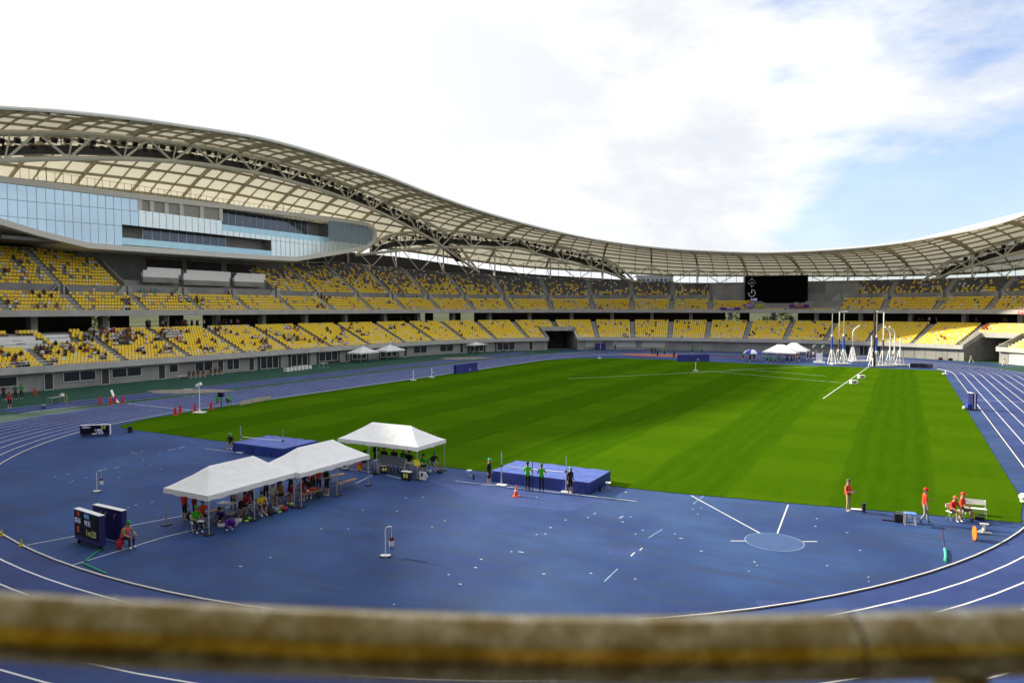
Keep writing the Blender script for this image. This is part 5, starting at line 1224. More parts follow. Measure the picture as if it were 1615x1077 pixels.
def upright(px, py, hgt, label, ang):
    p = ground(px, py); t = thing('high_jump_upright', label, 'upright', p, ang, 'high jump uprights')
    MB().box((0, 0, .03), (.62, .40, .05)).obj('base', WHITE, t)
    MB().tube([(0, 0, .05), (0, 0, hgt*.62)], .045, 8).obj('post', ALU, t); MB().tube([(0, 0, hgt*.6), (0, 0, hgt)], .03, 8).obj('inner_post', ALU, t)
    MB().box((0, 0, hgt*.60), (.10, .12, .10)).obj('bar_holder', BLACK, t)
a1, a2 = ground(791, 765.5), ground(893, 777); an = head_to(a1, a2)
upright(791, 765.5, 2.0, 'silver high jump upright beside the official in a teal cap', an); upright(893, 777, 2.05, 'silver high jump upright between two officials and the end of the mat', an)
b1, b2 = ground(380, 714), ground(446.5, 721); an2 = head_to(b1, b2)
upright(380, 714, 1.95, 'silver high jump upright next to the seated official', an2); upright(446.5, 721, 1.95, 'silver high jump upright behind the peak of the near tent', an2)
def crossbar(p, q, z, label):
    t = thing('crossbar', label, 'bar', ((p[0]+q[0])/2, (p[1]+q[1])/2, z), head_to(p, q), 'high jump crossbars'); L = math.dist(p[:2], q[:2])
    MB().tube([(-L/2, 0, 0), (0, 0, -.03), (L/2, 0, 0)], .022, 8).obj('bar', WHITE, t)
    for s in (-1, 1): MB().box((s*(L/2-.08), 0, 0), (.16, .05, .03)).obj('end_piece', BLACK, t)
crossbar(a1, a2, 1.20, 'white crossbar above the mat where four officials stand'); crossbar(b1, b2, 1.20, 'white crossbar above the mat behind the tents')
p = ground(840, 774); t = thing('measuring_pole', 'thin dark measuring pole held upright in front of the crossbar', 'measuring pole', p); MB().tube([(0, 0, 0), (0, 0, 1.75)], .022, 6).obj('rod', cloth('2a2c34'), t); MB().box((0, 0, .02), (.12, .12, .03)).obj('foot', BLACK, t)

# ------------------------------------------------------------------ scoreboards
LED_O = mat('led_orange', (.4, .08, .02), .5, emit=((.55, .10, .03), .22)); LED_B = mat('led_blue', (.2, .4, .7), .5, emit=((.12, .38, .75), .3)); LED_P = mat('led_pale', (.6, .6, .8), .5, emit=((.45, .50, .80), .2)); LED_Y = mat('led_yellow', (.6, .6, .2), .5, emit=((.42, .42, .12), .12))
PANEL = mat('led_panel', (.004, .004, .006), .5, spec=.2)
def scoreboard(p0, p1, hgt, depth, label, lift, front=True, whitetop=True):
    a, b = G(*p0), G(*p1); L = float(np.linalg.norm(b-a)); t = thing('scoreboard', label, 'scoreboard', ((a[0]+b[0])/2, (a[1]+b[1])/2, .012), head_to(a, b), 'wheeled display boards')
    MB().box((0, depth/2, lift+hgt/2), (L, depth, hgt)).obj('cabinet', NAVY, t)
    if whitetop: MB().box((0, depth/2, lift+hgt+.012), (L+.01, depth+.01, .02)).obj('top', WHITE, t)
    if front: MB().box((0, -.008, lift+hgt*.54), (L*.93, .012, hgt*.80)).obj('display', PANEL, t)
    mb = MB().box((0, depth/2, lift*.6), (L*.9, .10, .06)); mb.obj('chassis', BLACK, t)
    for s in (-1, 1):
        for r in (.05, depth-.05):
            w = MB(); w.tube([(s*L*.38-.03, r, .07), (s*L*.38+.03, r, .07)], .065, 10); w.bar((s*L*.38, r, .07), (s*L*.38, r, lift), .03, .03); w.obj('wheel', BLACK, t)
    return t, L
sb, L = scoreboard((118, 855), (158, 869.5), 1.33, .24, 'large navy display board reading 1m20 with names in white and orange', .20)
f = (math.pi/2, 0, 0)
text('18', .27, LED_O, sb, (-L*.33, -.02, 1.36), f); text('試技', .22, LED_B, sb, (L*.02, -.02, 1.35), f); text('越谷', .28, LED_P, sb, (-L*.34, -.02, 1.06), f); text('咲彩', .28, LED_P, sb, (L*.05, -.02, 1.04), f)
text('0', .40, LED_O, sb, (-L*.33, -.02, .66), f); text('1m20', .40, LED_Y, sb, (L*.17, -.02, .63), f)
sb2, L2 = scoreboard((147.5, 848), (193, 860), 1.33, .24, 'navy display board turned away, standing behind the one reading 1m20', .20, front=False)
hb = MB()
for x in (-.5, -.1, .55): hb.bar((x, -.02, 1.1), (x, -.02, 1.32), .03, .03); hb.bar((x, -.02, 1.32), (x+.12, -.02, 1.32), .03, .03)
hb.obj('handle', ALU, sb2)
sb3, L3 = scoreboard((126, 689.5), (173, 688), .80, .30, 'low wide navy timing display beside the kerb at the turf corner', .15)
for i, (tx, m_, x, z) in enumerate((('100m', LED_P, -.29, .80), ('0.0', LED_Y, .30, .80), ('1488', LED_P, .12, .53), ('1500', LED_P, .16, .30), ('10:00', LED_Y, .30, .66))): text(tx, .30 if i != 4 else .13, m_, sb3, (x*L3, -.02, z), f)
hb = MB().poly([(-.25, -.022, .19), (.15, -.022, .19), (.05, -.022, .30), (-.14, -.022, .30)]); hb.obj('plate', WHITE, sb3); MB().box((L3/2+.015, .15, .55), (.02, .32, .82)).obj('end_panel', WHITE, sb3)
def speaker(px, py, label):
    p = ground(px, py); t = thing('loudspeaker', label, 'loudspeaker', p, 1.0); MB().box((0, 0, .28), (.34, .30, .46)).obj('body', BLACK, t); MB().tube([(.175, 0, .3), (.18, 0, .3)], .12, 10).obj('cone', cloth('8a8648'), t); MB().box((0, 0, .03), (.5, .4, .04)).obj('base', BLACK, t)
speaker(205, 682, 'small black loudspeaker at the corner of the turf')

# ------------------------------------------------------------------ signs, timers and furniture round the officials' tent
def sign(px, py, txt, label, w, h, ang, zoff, arrow, stand_h):
    p = ground(px, py); t = thing('direction_sign', label, 'sign', p, ang)
    s = w*.28 if arrow > 0 else 0
    pts = [(-w/2, 0, zoff), (w/2-s, 0, zoff), (w/2, 0, zoff+h/2), (w/2-s, 0, zoff+h), (-w/2, 0, zoff+h)] if arrow > 0 else [(-w/2, 0, zoff), (w/2, 0, zoff), (w/2, 0, zoff+h), (-w/2, 0, zoff+h)]
    MB().prism(pts, (0, .03, 0)).obj('panel', WHITE, t); IN = cloth('14206a')
    text(txt, h*.8, IN, t, (-w*.16*arrow, -.012, zoff+h/2), (math.pi/2, 0, 0), bold=.018)
    cx = w*.24*arrow; mb = MB(); mb.bar((cx-.05*arrow, -.008, zoff+h*.82), (cx+.05*arrow, -.008, zoff+h/2), .03, .01); mb.bar((cx+.05*arrow, -.008, zoff+h/2), (cx-.05*arrow, -.008, zoff+h*.18), .03, .01); mb.obj('arrow', IN, t)
    for x in (-w*.3, w*.2): MB().tube([(x, .05, 0), (x, .02, zoff+h*.6)], .014, 5).obj('leg', ALU, t)
sign(668, 758.5, 'B', 'white arrow shaped sign with a blue letter B standing by the tent leg', .70, .50, R(-6), .06, 1, 0)
sign(531, 744, 'A', 'white sign with a blue letter A and an arrow behind the middle tent', .55, .42, R(40), .30, -1, 0)
def timer(px, py, txt, label, ang, w, h, col):
    p = ground(px, py); t = thing('countdown_timer', label, 'timer', p, ang, 'countdown timers'); MB().box((0, .12, .06+h/2), (w, .24, h)).obj('body', BLACK, t); MB().box((0, .12, .06+h+.02), (w+.03, .28, .04)).obj('top', WHITE, t)
    for s in (-1, 1): MB().box((s*w*.35, .12, .03), (.06, .22, .06)).obj('foot', BLACK, t)
    text(txt, h*.8, mat('led_'+txt, (.6, .55, .1), .5, emit=((.45, .4, .06), .3)), t, (0, -.01, .06+h/2), (math.pi/2, 0, 0))
timer(639.5, 758, '50', 'black countdown timer with a white top showing 50 in yellow', R(0), .66, .46, 'y'); timer(606, 747, '44', 'smaller black timer with yellow digits under the officials’ tent', R(35), .40, .42, 'y')
def card(px, py, z, label):
    p = G(px, py); q = on_line(px, 730, p, p+np.array([1., 0, 0])); t = thing('number_card', label, 'card', (p[0]-.06, p[1]-.12, q[2]), R(-8)); MB().box((0, 0, 0), (.46, .03, .36)).obj('panel', cloth('d8c414'), t); MB().box((0, .03, .16), (.12, .03, .06)).obj('clip', BLACK, t)
card(660.5, 757, .75, 'plain yellow card clipped to the front leg of the officials’ tent')
a, b = G(583, 745), G(657, 752); t = thing('long_table', 'long white table of the officials under the third tent', 'table', ((a[0]+b[0])/2, (a[1]+b[1])/2+.5, .012), head_to(a, b)); Lt = float(np.linalg.norm(b-a))
MB().box((0, 0, .72), (Lt, .6, .035)).obj('table_top', cloth('b8b8b4'), t)
for k in range(7):
    x = -Lt/2+.15+(Lt-.3)*k/6
    for s in (-1, 1): MB().tube([(x, s*.26, 0), (x, s*.2, .71)], .014, 5).obj('leg', ALU, t)
q = t.location; R_t = t.rotation_euler[2]
t2 = thing('display_screen', 'grey slanted screen panel standing on the ground in front of the officials’ table', 'panel', ((G(603, 749)[0]+G(627, 753)[0])/2, (G(603, 749)[1]+G(627, 753)[1])/2+.25, .012), head_to(G(603, 749), G(627, 753)))
MB().box((-.1, .08, .95), (2.2, .04, .55), tilt=('X', R(-14))).obj('panel', cloth('50555c'), t2)
for x in (-1.1, 1.0): MB().tube([(x, -.15, 0), (x, .15, 1.15)], .02, 5).obj('strut', ALU, t2)
t = thing('bucket', 'orange bucket with a red lid on the track under the third tent', 'bucket', ground(567, 741)); mb = MB(); mb.cyl((0, 0, 0), .16, .36, 14, .2); mb.obj('body', cloth('d8841c'), t); MB().cyl((0, 0, .36), .215, .05, 14).obj('lid', cloth('c03a1c'), t)
t = thing('equipment_case', 'pale wheeled equipment case behind the middle tent', 'case', ground(545, 741), .4); MB().box((0, 0, .34), (.42, .36, .5)).obj('body', cloth('b8c0c8'), t); MB().box((0, -.19, .36), (.22, .02, .26)).obj('panel', cloth('4a5058'), t); MB().tube([(-.15, .15, .6), (-.15, .15, .85), (.15, .15, .85), (.15, .15, .6)], .012, 5).obj('handle', ALU, t)
for s in (-1, 1): MB().tube([(s*.2-.02, 0, .06), (s*.2+.02, 0, .06)], .06, 8).obj('wheel', BLACK, t)
for i, (px, py, hx, lab) in enumerate(((676, 746, '9ab0c4', 'pale blue bag beside the seated green official'), (694, 746, '3a3230', 'dark box on the floor at the sunlit end of the officials’ tent'), (590, 748, '2a2c30', 'dark bag under the officials’ long table'))): bag(ground(px, py), i*1.1, (.45, .3, .24), hx, lab)
stool(ground(740, 752), .3, 'white folding stool standing alone between the tent and the mat', 'e0e0e0'); stool(ground(959, 772), .3, 'white folding stool at the sunlit end of the big mat', 'e0e0e0')
t = thing('flask', 'black flask standing on the track near the lone stool', 'flask', ground(747, 756)); MB().cyl((0, 0, 0), .055, .24, 10).obj('body', BLACK, t); MB().ball((0, 0, .28), .06, 8).obj('cap', BLACK, t)
t = thing('flask', 'black flask standing at the foot of the big mat', 'flask', ground(946, 775)); MB().cyl((0, 0, 0), .07, .32, 10).obj('body', BLACK, t); MB().cyl((0, 0, .32), .045, .06, 10).obj('cap', BLACK, t)
# benches, bags and shoes of the athletes
bench((474, 791), (506, 783), 'wooden bench with red bags inside the middle tent'); bench((532, 774), (561, 765), 'long bare wooden bench sticking out of the middle tent'); bench((331, 820), (352, 813), 'wooden bench behind the crouching person in the near tent'); bench((520, 761), (543, 757), 'shorter wooden bench behind the person in a black jacket')
for i, (px, py, dm, hx, lab, zz) in enumerate(((478, 789, (.5, .26, .2), 'a02020', 'red bag lying at the near end of the bench', .42), (492, 786, (.5, .26, .2), 'c03028', 'brighter red bag farther along the bench', .42), (484, 788, (.3, .22, .14), 'd8d4d0', 'white bag between the two red bags on the bench', .42),
    (369, 829, (.6, .4, .3), '8a8c92', 'grey bag beside the kneeling purple suit', 0), (374, 825, (.5, .36, .26), 'b0b0b4', 'pale grey bag leaning on a darker one under the near tent', 0), (383, 822, (.5, .35, .28), '1c1c22', 'black bag behind the lime shoes', 0), (427, 812, (.55, .4, .34), '222228', 'black bag next to the yellow shirt', 0), (434, 808, (.5, .36, .3), '7a90a8', 'pale blue bag behind the black one under the near tent', 0),
    (443, 806, (.45, .36, .34), '7a6a58', 'tan bag at the end of the near tent', 0), (449, 806, (.42, .3, .26), '8a1c3a', 'crimson cool box shaped bag with a pale top', 0), (298, 818, (.5, .34, .36), '16161c', 'black bag beside the standing orange red shirt', 0), (349, 832, (.36, .26, .2), 'c0c4cc', 'small white bag on the ground beside the tent stool', 0), (363, 813, (.5, .34, .22), 'c8c8c8', 'white bag on the far side of the near tent', 0), (503, 784, (.5, .4, .4), '3a3c44', 'grey rucksack next to the orange shirt in the middle tent', 0))):
    q = ground(px, py); bag((q[0], q[1], q[2]+zz), i*.9, dm, hx, lab)
shoes(ground(388, 822), .5, '9adf1c', 'lime green shoes on the ground next to a black bag'); shoes(ground(440, 808), .2, '8ad828', 'lime green shoes in front of the tan bag'); shoes(ground(460, 796), 1.2, 'b0d81c', 'yellow green shoes by the joined legs of two tents'); shoes(ground(392, 818), 1.0, '88c81c', 'lime green shoes just behind another pair')
t = thing('folding_table', 'small white folding table with papers at the back of the near tent', 'table', ground(359, 812), .2); MB().box((0, 0, .62), (.9, .5, .03)).obj('table_top', WHITE, t)
for s in (-1, 1):
    for r in (-1, 1): MB().tube([(s*.4, r*.22, 0), (s*.36, r*.2, .61)], .012, 5).obj('leg', ALU, t)

# ------------------------------------------------------------------ windsocks, cones and small gear
def windsock(px, py, hgt, label, side):
    p = ground(px, py); t = thing('windsock_stand', label, 'windsock', p, YAW, 'windsock stands beside the run-up')
    MB().box((0, 0, .05), (.42, .22, .05)).obj('base', WHITE, t)
    w = MB()
    for s in (-1, 1): w.box((s*.18, 0, .03), (.08, .26, .06))
    w.obj('weight', BLACK, t)
    MB().tube([(0, 0, .05), (0, 0, hgt-.14), (.05, 0, hgt-.04), (.16, 0, hgt), (.28, 0, hgt)], .020, 6).obj('hooked_pole', WHITE, t)
    MB().tube([(.28, 0, hgt), (.26, 0, hgt*.62)], .004, 4).obj('thread', WHITE, t)
    s_ = MB(); z = hgt*.62
    for z0, z1, mi in ((z, z-.10, 1), (z-.10, z-.34, 0), (z-.34, z-.50, 2)): s_.tube([(.26, 0, z0), (.27, .0, z1)], [.10, .10], 10, False, mi)
    s_.obj('sock', [cloth('d8dce4'), cloth('7a1c2a'), cloth('5a86c8')], t)
windsock(153, 776, 1.25, 'white hooked windsock stand out on the shaded apron', 1); windsock(608, 878, 1.30, 'white hooked windsock stand in front of the tents, nearest the camera', 1)
def cone(px, py, h, label, hexs='c8341c', band=True, grp='red cones'):
    p = ground(px, py); t = thing('traffic_cone', label, 'cone', p, rnd.random(), grp); MB().box((0, 0, .02), (h*.62, h*.62, .03)).obj('base', cloth(hexs), t)
    mb = MB()
    if not band and h > .5: mb.tube([(0, 0, .03), (0, 0, .12), (0, 0, h*.9), (0, 0, h)], [h*.2, h*.17, h*.15, h*.07], 12)
    else:
     for a, b in ((0, .45), (.45, .62), (.62, 1)): mb.tube([(0, 0, .03+h*a), (0, 0, .03+h*b)], [h*.22*(1-.8*a), h*.22*(1-.8*b)], 12, True, 1 if (a == .45 and band) else 0)
    mb.obj('body', [cloth(hexs), cloth('e0d8d0')], t)
cone(814, 783, .62, 'orange traffic cone with a white band in front of the officials in green', 'd85a28')
for px, py, l in ((276.5, 655, 'red tube shaped cone nearest the kerb by the finish'), (284.5, 651.5, 'red cone second along the finish kerb'), (307.5, 649, 'red cone just left of the white camera post'), (333, 646, 'red cone between the camera post and the green officials'), (158, 637, 'red cone at the outside of the track with a white ball beside it'), (174.5, 638.5, 'red cone under the end of the white arch'), (181.5, 634, 'red cone behind the white arch'), (193.5, 635.5, 'red cone just past the white arch'), (55, 622.5, 'small red cone standing against the west wall')): cone(px, py, .78, l, 'c0281c', False)
cone(3, 845, .30, 'yellow kerb cone at the very edge, farther from the display boards', 'c8b41c', False, 'yellow kerb cones'); cone(33.5, 861, .30, 'yellow kerb cone where the white kerb board begins', 'c8b41c', False, 'yellow kerb cones')
def hose(pts, r, hexs, label):
    P = [ground(*p) for p in pts]; mb = MB(); Q = catmull([(*p[:2],) for p in P]+[P[-1][:2]], 6)[:-6] if False else [p[:2] for p in P]
    mb.tube([(x, y, r+.012) for x, y in Q], r, 8); tag(mb.obj('foam_tube', cloth(hexs), smooth=True), label, 'tube', 'green tubes lying on the apron')
hose([(160, 866), (134, 886)], .035, '2f8a6a', 'green strip lying between the display board and the kerb'); hose([(132, 890), (168, 906)], .035, '3a9a78', 'green strip lying along the inside of the kerb')
hose([(1490.5, 887), (1491.5, 877), (1490, 867)], .055, '4ac0a0', 'curved mint green tube lying at the end of a thin cord')
P = [ground(*p) for p in ((1485, 833), (1486.5, 845), (1489, 860), (1490, 866))]; tag(MB().tube([(x, y, .02) for x, y, _ in P], .012, 4).obj('cord', cloth('5a2a3a')), 'thin dark cord leading to the mint green tube', 'cord')
# camera post, timing box, boards on the kerb
p = ground(315, 651); t = thing('camera_post', 'tall white post with a finish camera beside the kerb', 'camera post', p, R(200)); MB().box((0, 0, .05), (1.1, .9, .08)).obj('base', WHITE, t); MB().tube([(0, 0, .09), (0, 0, 2.7)], .045, 8).obj('post', WHITE, t); MB().box((.05, 0, 2.85), (.55, .30, .30), tilt=('Y', R(25))).obj('camera_housing', WHITE, t); MB().box((.30, 0, 2.72), (.06, .22, .2), tilt=('Y', R(25))).obj('lens', BLACK, t); MB().cyl((0, 0, .09), .10, .18, 10).obj('collar', WHITE, t)
p = ground(349, 644); t = thing('timing_box', 'navy timing box on a stand between the two green officials', 'timing box', p, .3); MB().box((0, 0, 1.45), (.60, .3, .5)).obj('box', NAVY, t); MB().box((0, -.16, 1.45), (.5, .02, .4)).obj('screen', PANEL, t); MB().tube([(0, 0, 0), (0, 0, 1.2)], .05, 8).obj('post', NAVY, t); MB().box((0, 0, .03), (.6, .5, .05)).obj('base', BLACK, t)
for k, (x0, y0, x1, y1) in enumerate(((379.5, 640.5, 397, 637), (398, 636.8, 413, 633.8), (413.5, 633.6, 428, 630.8))):
    a, b = G(x0, y0), G(x1, y1); L = float(np.linalg.norm(b-a)); t = thing('kerb_board', ('first pale board along the kerb, nearest the green officials', 'middle pale board along the kerb', 'last pale board along the kerb, away from the officials')[k], 'board', ((a[0]+b[0])/2, (a[1]+b[1])/2, .04), head_to(a, b), 'pale boards along the kerb')
    MB().box((0, 0, .28), (L-.05, .05, .42)).obj('panel', cloth('a8a290'), t)
    for s in (-.4, .4): MB().box((s*L, .1, .05), (.05, .4, .05)).obj('foot', ALU, t)
a, b = ground(176, 628), ground(187, 635); t = thing('white_arch', 'white curved strip bent down between red cones at the outer lane', 'strip', a, head_to(a, b)); Lw = math.dist(a[:2], b[:2])
MB().grid([[(Lw*s, -.12, .95*(1-s)**2+.02), (Lw*s, .12, .95*(1-s)**2+.02)] for s in np.linspace(0, 1, 10)]+[[(Lw*s, .12, .95*(1-s)**2), (Lw*s, -.12, .95*(1-s)**2)] for s in np.linspace(1, 0, 10)]).obj('strip', WHITE, t, smooth=True); MB().tube([(0, 0, 0), (0, 0, .95)], .02, 5).obj('post', ALU, t)
a, b = G(76, 638), G(101, 634); t = thing('long_table', 'grey table out on the green surround before the west wall', 'table', ((a[0]+b[0])/2, (a[1]+b[1])/2, 0), head_to(a, b)); MB().box((0, 0, .7), (1.9, .6, .04)).obj('table_top', cloth('8a8e90'), t)
for s in (-1, 1):
    for r in (-1, 1): MB().tube([(s*.85, r*.25, 0), (s*.85, r*.25, .7)], .02, 5).obj('leg', ALU, t)
MB().box((.85, 0, .86), (.32, .3, .28)).obj('white_case', WHITE, t)
t = thing('beach_flag', 'yellow flag on a short pole beside the grey table', 'flag', ground(105, 641)); MB().tube([(0, 0, 0), (0, 0, 1.35)], .025, 6).obj('pole', cloth('a8a878'), t); MB().grid([[(.02, 0, 1.35), (.02, 0, .3)], [(.16, .04, 1.1), (.20, .05, .25)], [(.30, -.02, .8), (.34, 0, .2)]]).obj('cloth', cloth('b8a81c'), t, smooth=True)
t = thing('ball', 'round grey ball lying at the outer edge of the track', 'ball', ground(69, 644)); MB().ball((0, 0, .25), .25, 12, sq=(1, 1, .9)).obj('shell', cloth('6a7880'), t, smooth=True); MB().cyl((0, 0, 0), .2, .04, 12).obj('foot', BLACK, t)
# blocks and hurdles along the west straight
for k in range(7):
    px = 452+k*5.9; py = 586.2-k*.75; t = thing('white_block', 'white marker block, number %s along the row from the sand pit side' % ('one', 'two', 'three', 'four', 'five', 'six', 'seven')[k], 'block', ground(px, py), R(8), 'white marker blocks on the west side'); MB().box((0, 0, .32), (.75, .5, .58)).obj('body', WHITE, t); MB().box((0, -.255, .36), (.3, .01, .3)).obj('number_plate', cloth('8a8a8a'), t)
def hurdle(px, py, label, ang=0.2):
    t = thing('hurdle', label, 'hurdle', ground(px, py), ang, 'hurdles and racks on the west side'); MB().box((0, 0, .86), (1.15, .03, .10)).obj('top_bar', WHITE, t)
    for s in (-1, 1): MB().tube([(s*.5, 0, .04), (s*.5, 0, .86)], .018, 5).obj('upright', ALU, t); MB().box((s*.5, .3, .03), (.04, .65, .04)).obj('foot', ALU, t)
for px, py, l in ((508, 581, 'white hurdle standing at the edge of the runway, first of two'), (513, 580, 'white hurdle standing at the edge of the runway, second of two'), (666, 560, 'white frame by the west wall before the right tent'), (699, 557, 'white frame with red cloth by the west wall'), (297, 625, 'white hurdle at the end of the sand pit')): hurdle(px, py, l)
def post_stand(px, py, h, label, hook=False):
    t = thing('marker_post', label, 'post', ground(px, py), YAW); MB().box((0, 0, .06), (.8, .5, .10)).obj('base', WHITE, t); MB().tube([(0, 0, .1), (0, 0, h)], .06, 6).obj('post', WHITE, t)
    if hook: MB().tube([(0, 0, h*.55), (.35, 0, h*.55)], .03, 5).obj('arm', WHITE, t)
post_stand(652, 600, 1.5, 'white post on a base beside the inner lane, nearer the camera'); post_stand(681, 595.5, 1.45, 'white post with a side arm nearer the blue board', True); post_stand(1097, 585, 1.5, 'thin white post standing alone on the far turf'); post_stand(945.5, 565.5, .5, 'small white marker at the far bend kerb')
# blue boards
def blueboard(px0, py0, px1, py1, h, label, d=.5):
    a, b = G(px0, py0), G(px1, py1); L = float(np.linalg.norm(b-a)); t = thing('blue_board', label, 'board', ((a[0]+b[0])/2, (a[1]+b[1])/2, .012), head_to(a, b), 'blue covered boards beside the track')
    rows = []
    n = 26
    for i in range(n+1): rows.append([(-L/2+L*i/n, -d/2+.03*math.sin(i*2.1)-.02, .05), (-L/2+L*i/n, -d/2+.03*math.sin(i*1.7), h*.6), (-L/2+L*i/n, -d/2, h), (-L/2+L*i/n, d/2, h), (-L/2+L*i/n, d/2, .05)])
    MB().grid(rows, flip=True).obj('cover', mat('cover_blue', (.018, .022, .22), .55, var=.3, scale=1.2), t, smooth=True); MB().box((0, 0, h*.5), (L-.06, d-.08, h-.08)).obj('core', NAVY, t)
    MB().box((L*.13, -d/2-.06, h*.3), (.5, .02, .35)).obj('plate', cloth('8090b0'), t)
blueboard(717.5, 590, 751, 585.5, 1.5, 'blue covered board beside the inner lane of the west straight'); blueboard(1069, 570.5, 1118, 570, 1.4, 'long blue covered board beside the red throwing pad')
q = at(139.5, -1.3, 0); t = thing('blue_container', 'navy blue equipment trolley against the far wall by the tunnel', 'trolley', q, facing(139.5)+math.pi/2); MB().box((0, 0, .95), (2.6, 1.1, 1.6)).obj('body', NAVY, t); MB().box((0, -.56, .95), (.08, .02, 1.5)).obj('strap', cloth('c8c8d8'), t); MB().box((0, 0, .08), (2.4, .9, .1)).obj('chassis', BLACK, t)
# striped umbrella at the far end
t = thing('umbrella', 'blue and white striped umbrella over the officials at the far end', 'umbrella', ground(1186, 569.5)); rows = [[((1.75*math.sin(a))*math.cos(b), (1.75*math.sin(a))*math.sin(b), 1.75+.95*math.cos(a)-.35) for b in np.linspace(0, 2*math.pi, 17)[:-1]] for a in np.linspace(0.02, R(80), 5)]
mb = MB(); o_ = [p for r in rows for p in r]; n = 16; mb.add(o_, []); 
for i in range(4):
    for k in range(n): mb.f.append((i*n+k, (i+1)*n+k, (i+1)*n+(k+1) % n, i*n+(k+1) % n)); mb.mi.append(k//2 % 2)
mb.obj('canopy', [cloth('e0e4ee'), cloth('2238a8')], t, smooth=True); MB().tube([(0, 0, 0), (0, 0, 2.3)], .025, 6).obj('pole', ALU, t); MB().cyl((0, 0, 0), .3, .08, 12).obj('base', BLACK, t)
# parts of the throwing cage
def cage(nm, items, x0, y0, x1, y1, label):
    a, b = G(x0, y0), G(x1, y1); t = thing(nm, label, 'throwing cage', ((a[0]+b[0])/2, (a[1]+b[1])/2, .012), head_to(a, b), 'white steel frames of the throwing cage'); Lc = float(np.linalg.norm(b-a))
    MB().box((0, 0, .20), (Lc, 1.3, .24)).obj('base_frame', WHITE, t)
    f = MB()
    for px, kind in items:
        q = on_line(px, 500, a, b); s = float(np.dot(q[:2]-(a+b)[:2]/2, (b-a)[:2])/Lc); tz = 2.9 if kind != 'net' else 1.6
        for dx, dy in ((-.55, -.5), (.55, -.5), (-.55, .5), (.55, .5)): f.tube([(s+dx, dy, .15), (s+dx*.25, dy*.2, tz)], .085, 6)
        f.bar((s-.4, -.35, tz*.45), (s+.4, .35, tz*.45), .09, .09); f.bar((s+.4, -.35, tz*.3), (s-.4, .35, tz*.3), .09, .09)
    f.bar((-Lc*.45, .1, 1.1), (Lc*.45, .1, 1.1), .10, .10); f.obj('trestle', WHITE, t)
    for px, kind in items:
        q = on_line(px, 500, a, b); s = float(np.dot(q[:2]-(a+b)[:2]/2, (b-a)[:2])/Lc)
        if kind == 'pad':
            MB().tube([(s, .1, .2), (s, .1, 9.6)], .07, 7).obj('pole', cloth('a8a8a0'), t); MB().tube([(s, .1, 2.8), (s, .1, 5.3)], .20, 8).obj('padding', cloth('2050b4'), t); MB().tube([(s, .1, 5.3), (s, .1, 5.7)], .21, 8).obj('collar', WHITE, t)
        elif kind == 'goal':
            MB().tube([(s, 0, .2), (s, 0, 9.9), (s+1.6*(1 if px < 1360 else -1), 0, 9.95)], .10, 7).obj('pole', WHITE, t); MB().tube([(s, 0, .8), (s, 0, 4.8)], .16, 8).obj('sleeve', cloth('484850'), t)
        elif kind == 'net': MB().tube([(s, -.1, .1), (s+.2, 0, 4), (s+.15, 0, 10)], [.45, .22, .12], 8).obj('furled_net', cloth('3a2c30'), t)
        elif kind == 'hook' or kind == 'hookl':
            e = 1.3 if kind == 'hook' else -1.3; MB().tube([(s, 0, .2), (s, 0, 6.0), (s+e*.25, 0, 6.5), (s+e, 0, 7.2)], .12, 7).obj('hooked_pole', WHITE, t)
        else: MB().tube([(s, 0, .2), (s, 0, 5.2)], .09, 7).obj('pole', WHITE, t)
cage('cage_frame', ((1313.5, 'pad'), (1324, 'goal'), (1332, 'pad')), 1310, 575.5, 1339, 575, 'white steel cage frame with blue padded poles beside the far tents')
cage('cage_frame', ((1378.5, 'net'), (1384, 'pad'), (1394, 'goal'), (1405, 'hookl'), (1412, 'hookl'), (1421, 'post')), 1377, 578.5, 1424, 577, 'white steel cage frame with a dark furled net at the end of the turf line')
cage('cage_frame', ((1346, 'hook'), (1375.5, 'post')), 1342, 571, 1377, 571, 'low white cage frame with one hooked pole between the two larger frames')
t = thing('line_trolley', 'white wheeled trolley with two round lamps left of the cage frames', 'trolley', ground(1292, 574.5)); MB().box((0, 0, .4), (2.0, 1, .3)).obj('bed', WHITE, t); MB().box((0, 0, 1.3), (1.1, .6, 1.5)).obj('body', cloth('c8c8d8'), t)
for s in (-1, 1): MB().ball((s*.75, -.2, 3.3), .5, 10, sq=(1, .8, .8)).obj('lamp', cloth('5a6860'), t, smooth=True); MB().tube([(s*.4, 0, 2), (s*.75, -.1, 3.1)], .05, 5).obj('stem', ALU, t)
t = thing('low_board', 'low dark board with a white end at the far kerb', 'board', ground(1453, 580.5), R(-15)); MB().box((0, 0, .42), (3.6, .3, .75)).obj('panel', cloth('1c2030'), t); MB().box((-1.85, 0, .42), (.1, .4, .8)).obj('end_panel', WHITE, t)
for px, py, l in ((1346.5, 605.5, 'white distance marker box beside the long white line, nearer the camera'), (1358.5, 597, 'white distance marker box beside the long white line, farther away')):
    q = G(px, py); t = thing('distance_marker', l, 'marker', (q[0], q[1], .045), .5, 'distance markers on the turf'); MB().box((0, 0, .25), (.95, .6, .48)).obj('body', WHITE, t); MB().box((0, -.305, .25), (.4, .01, .26)).obj('number_plate', cloth('7a5a50'), t)
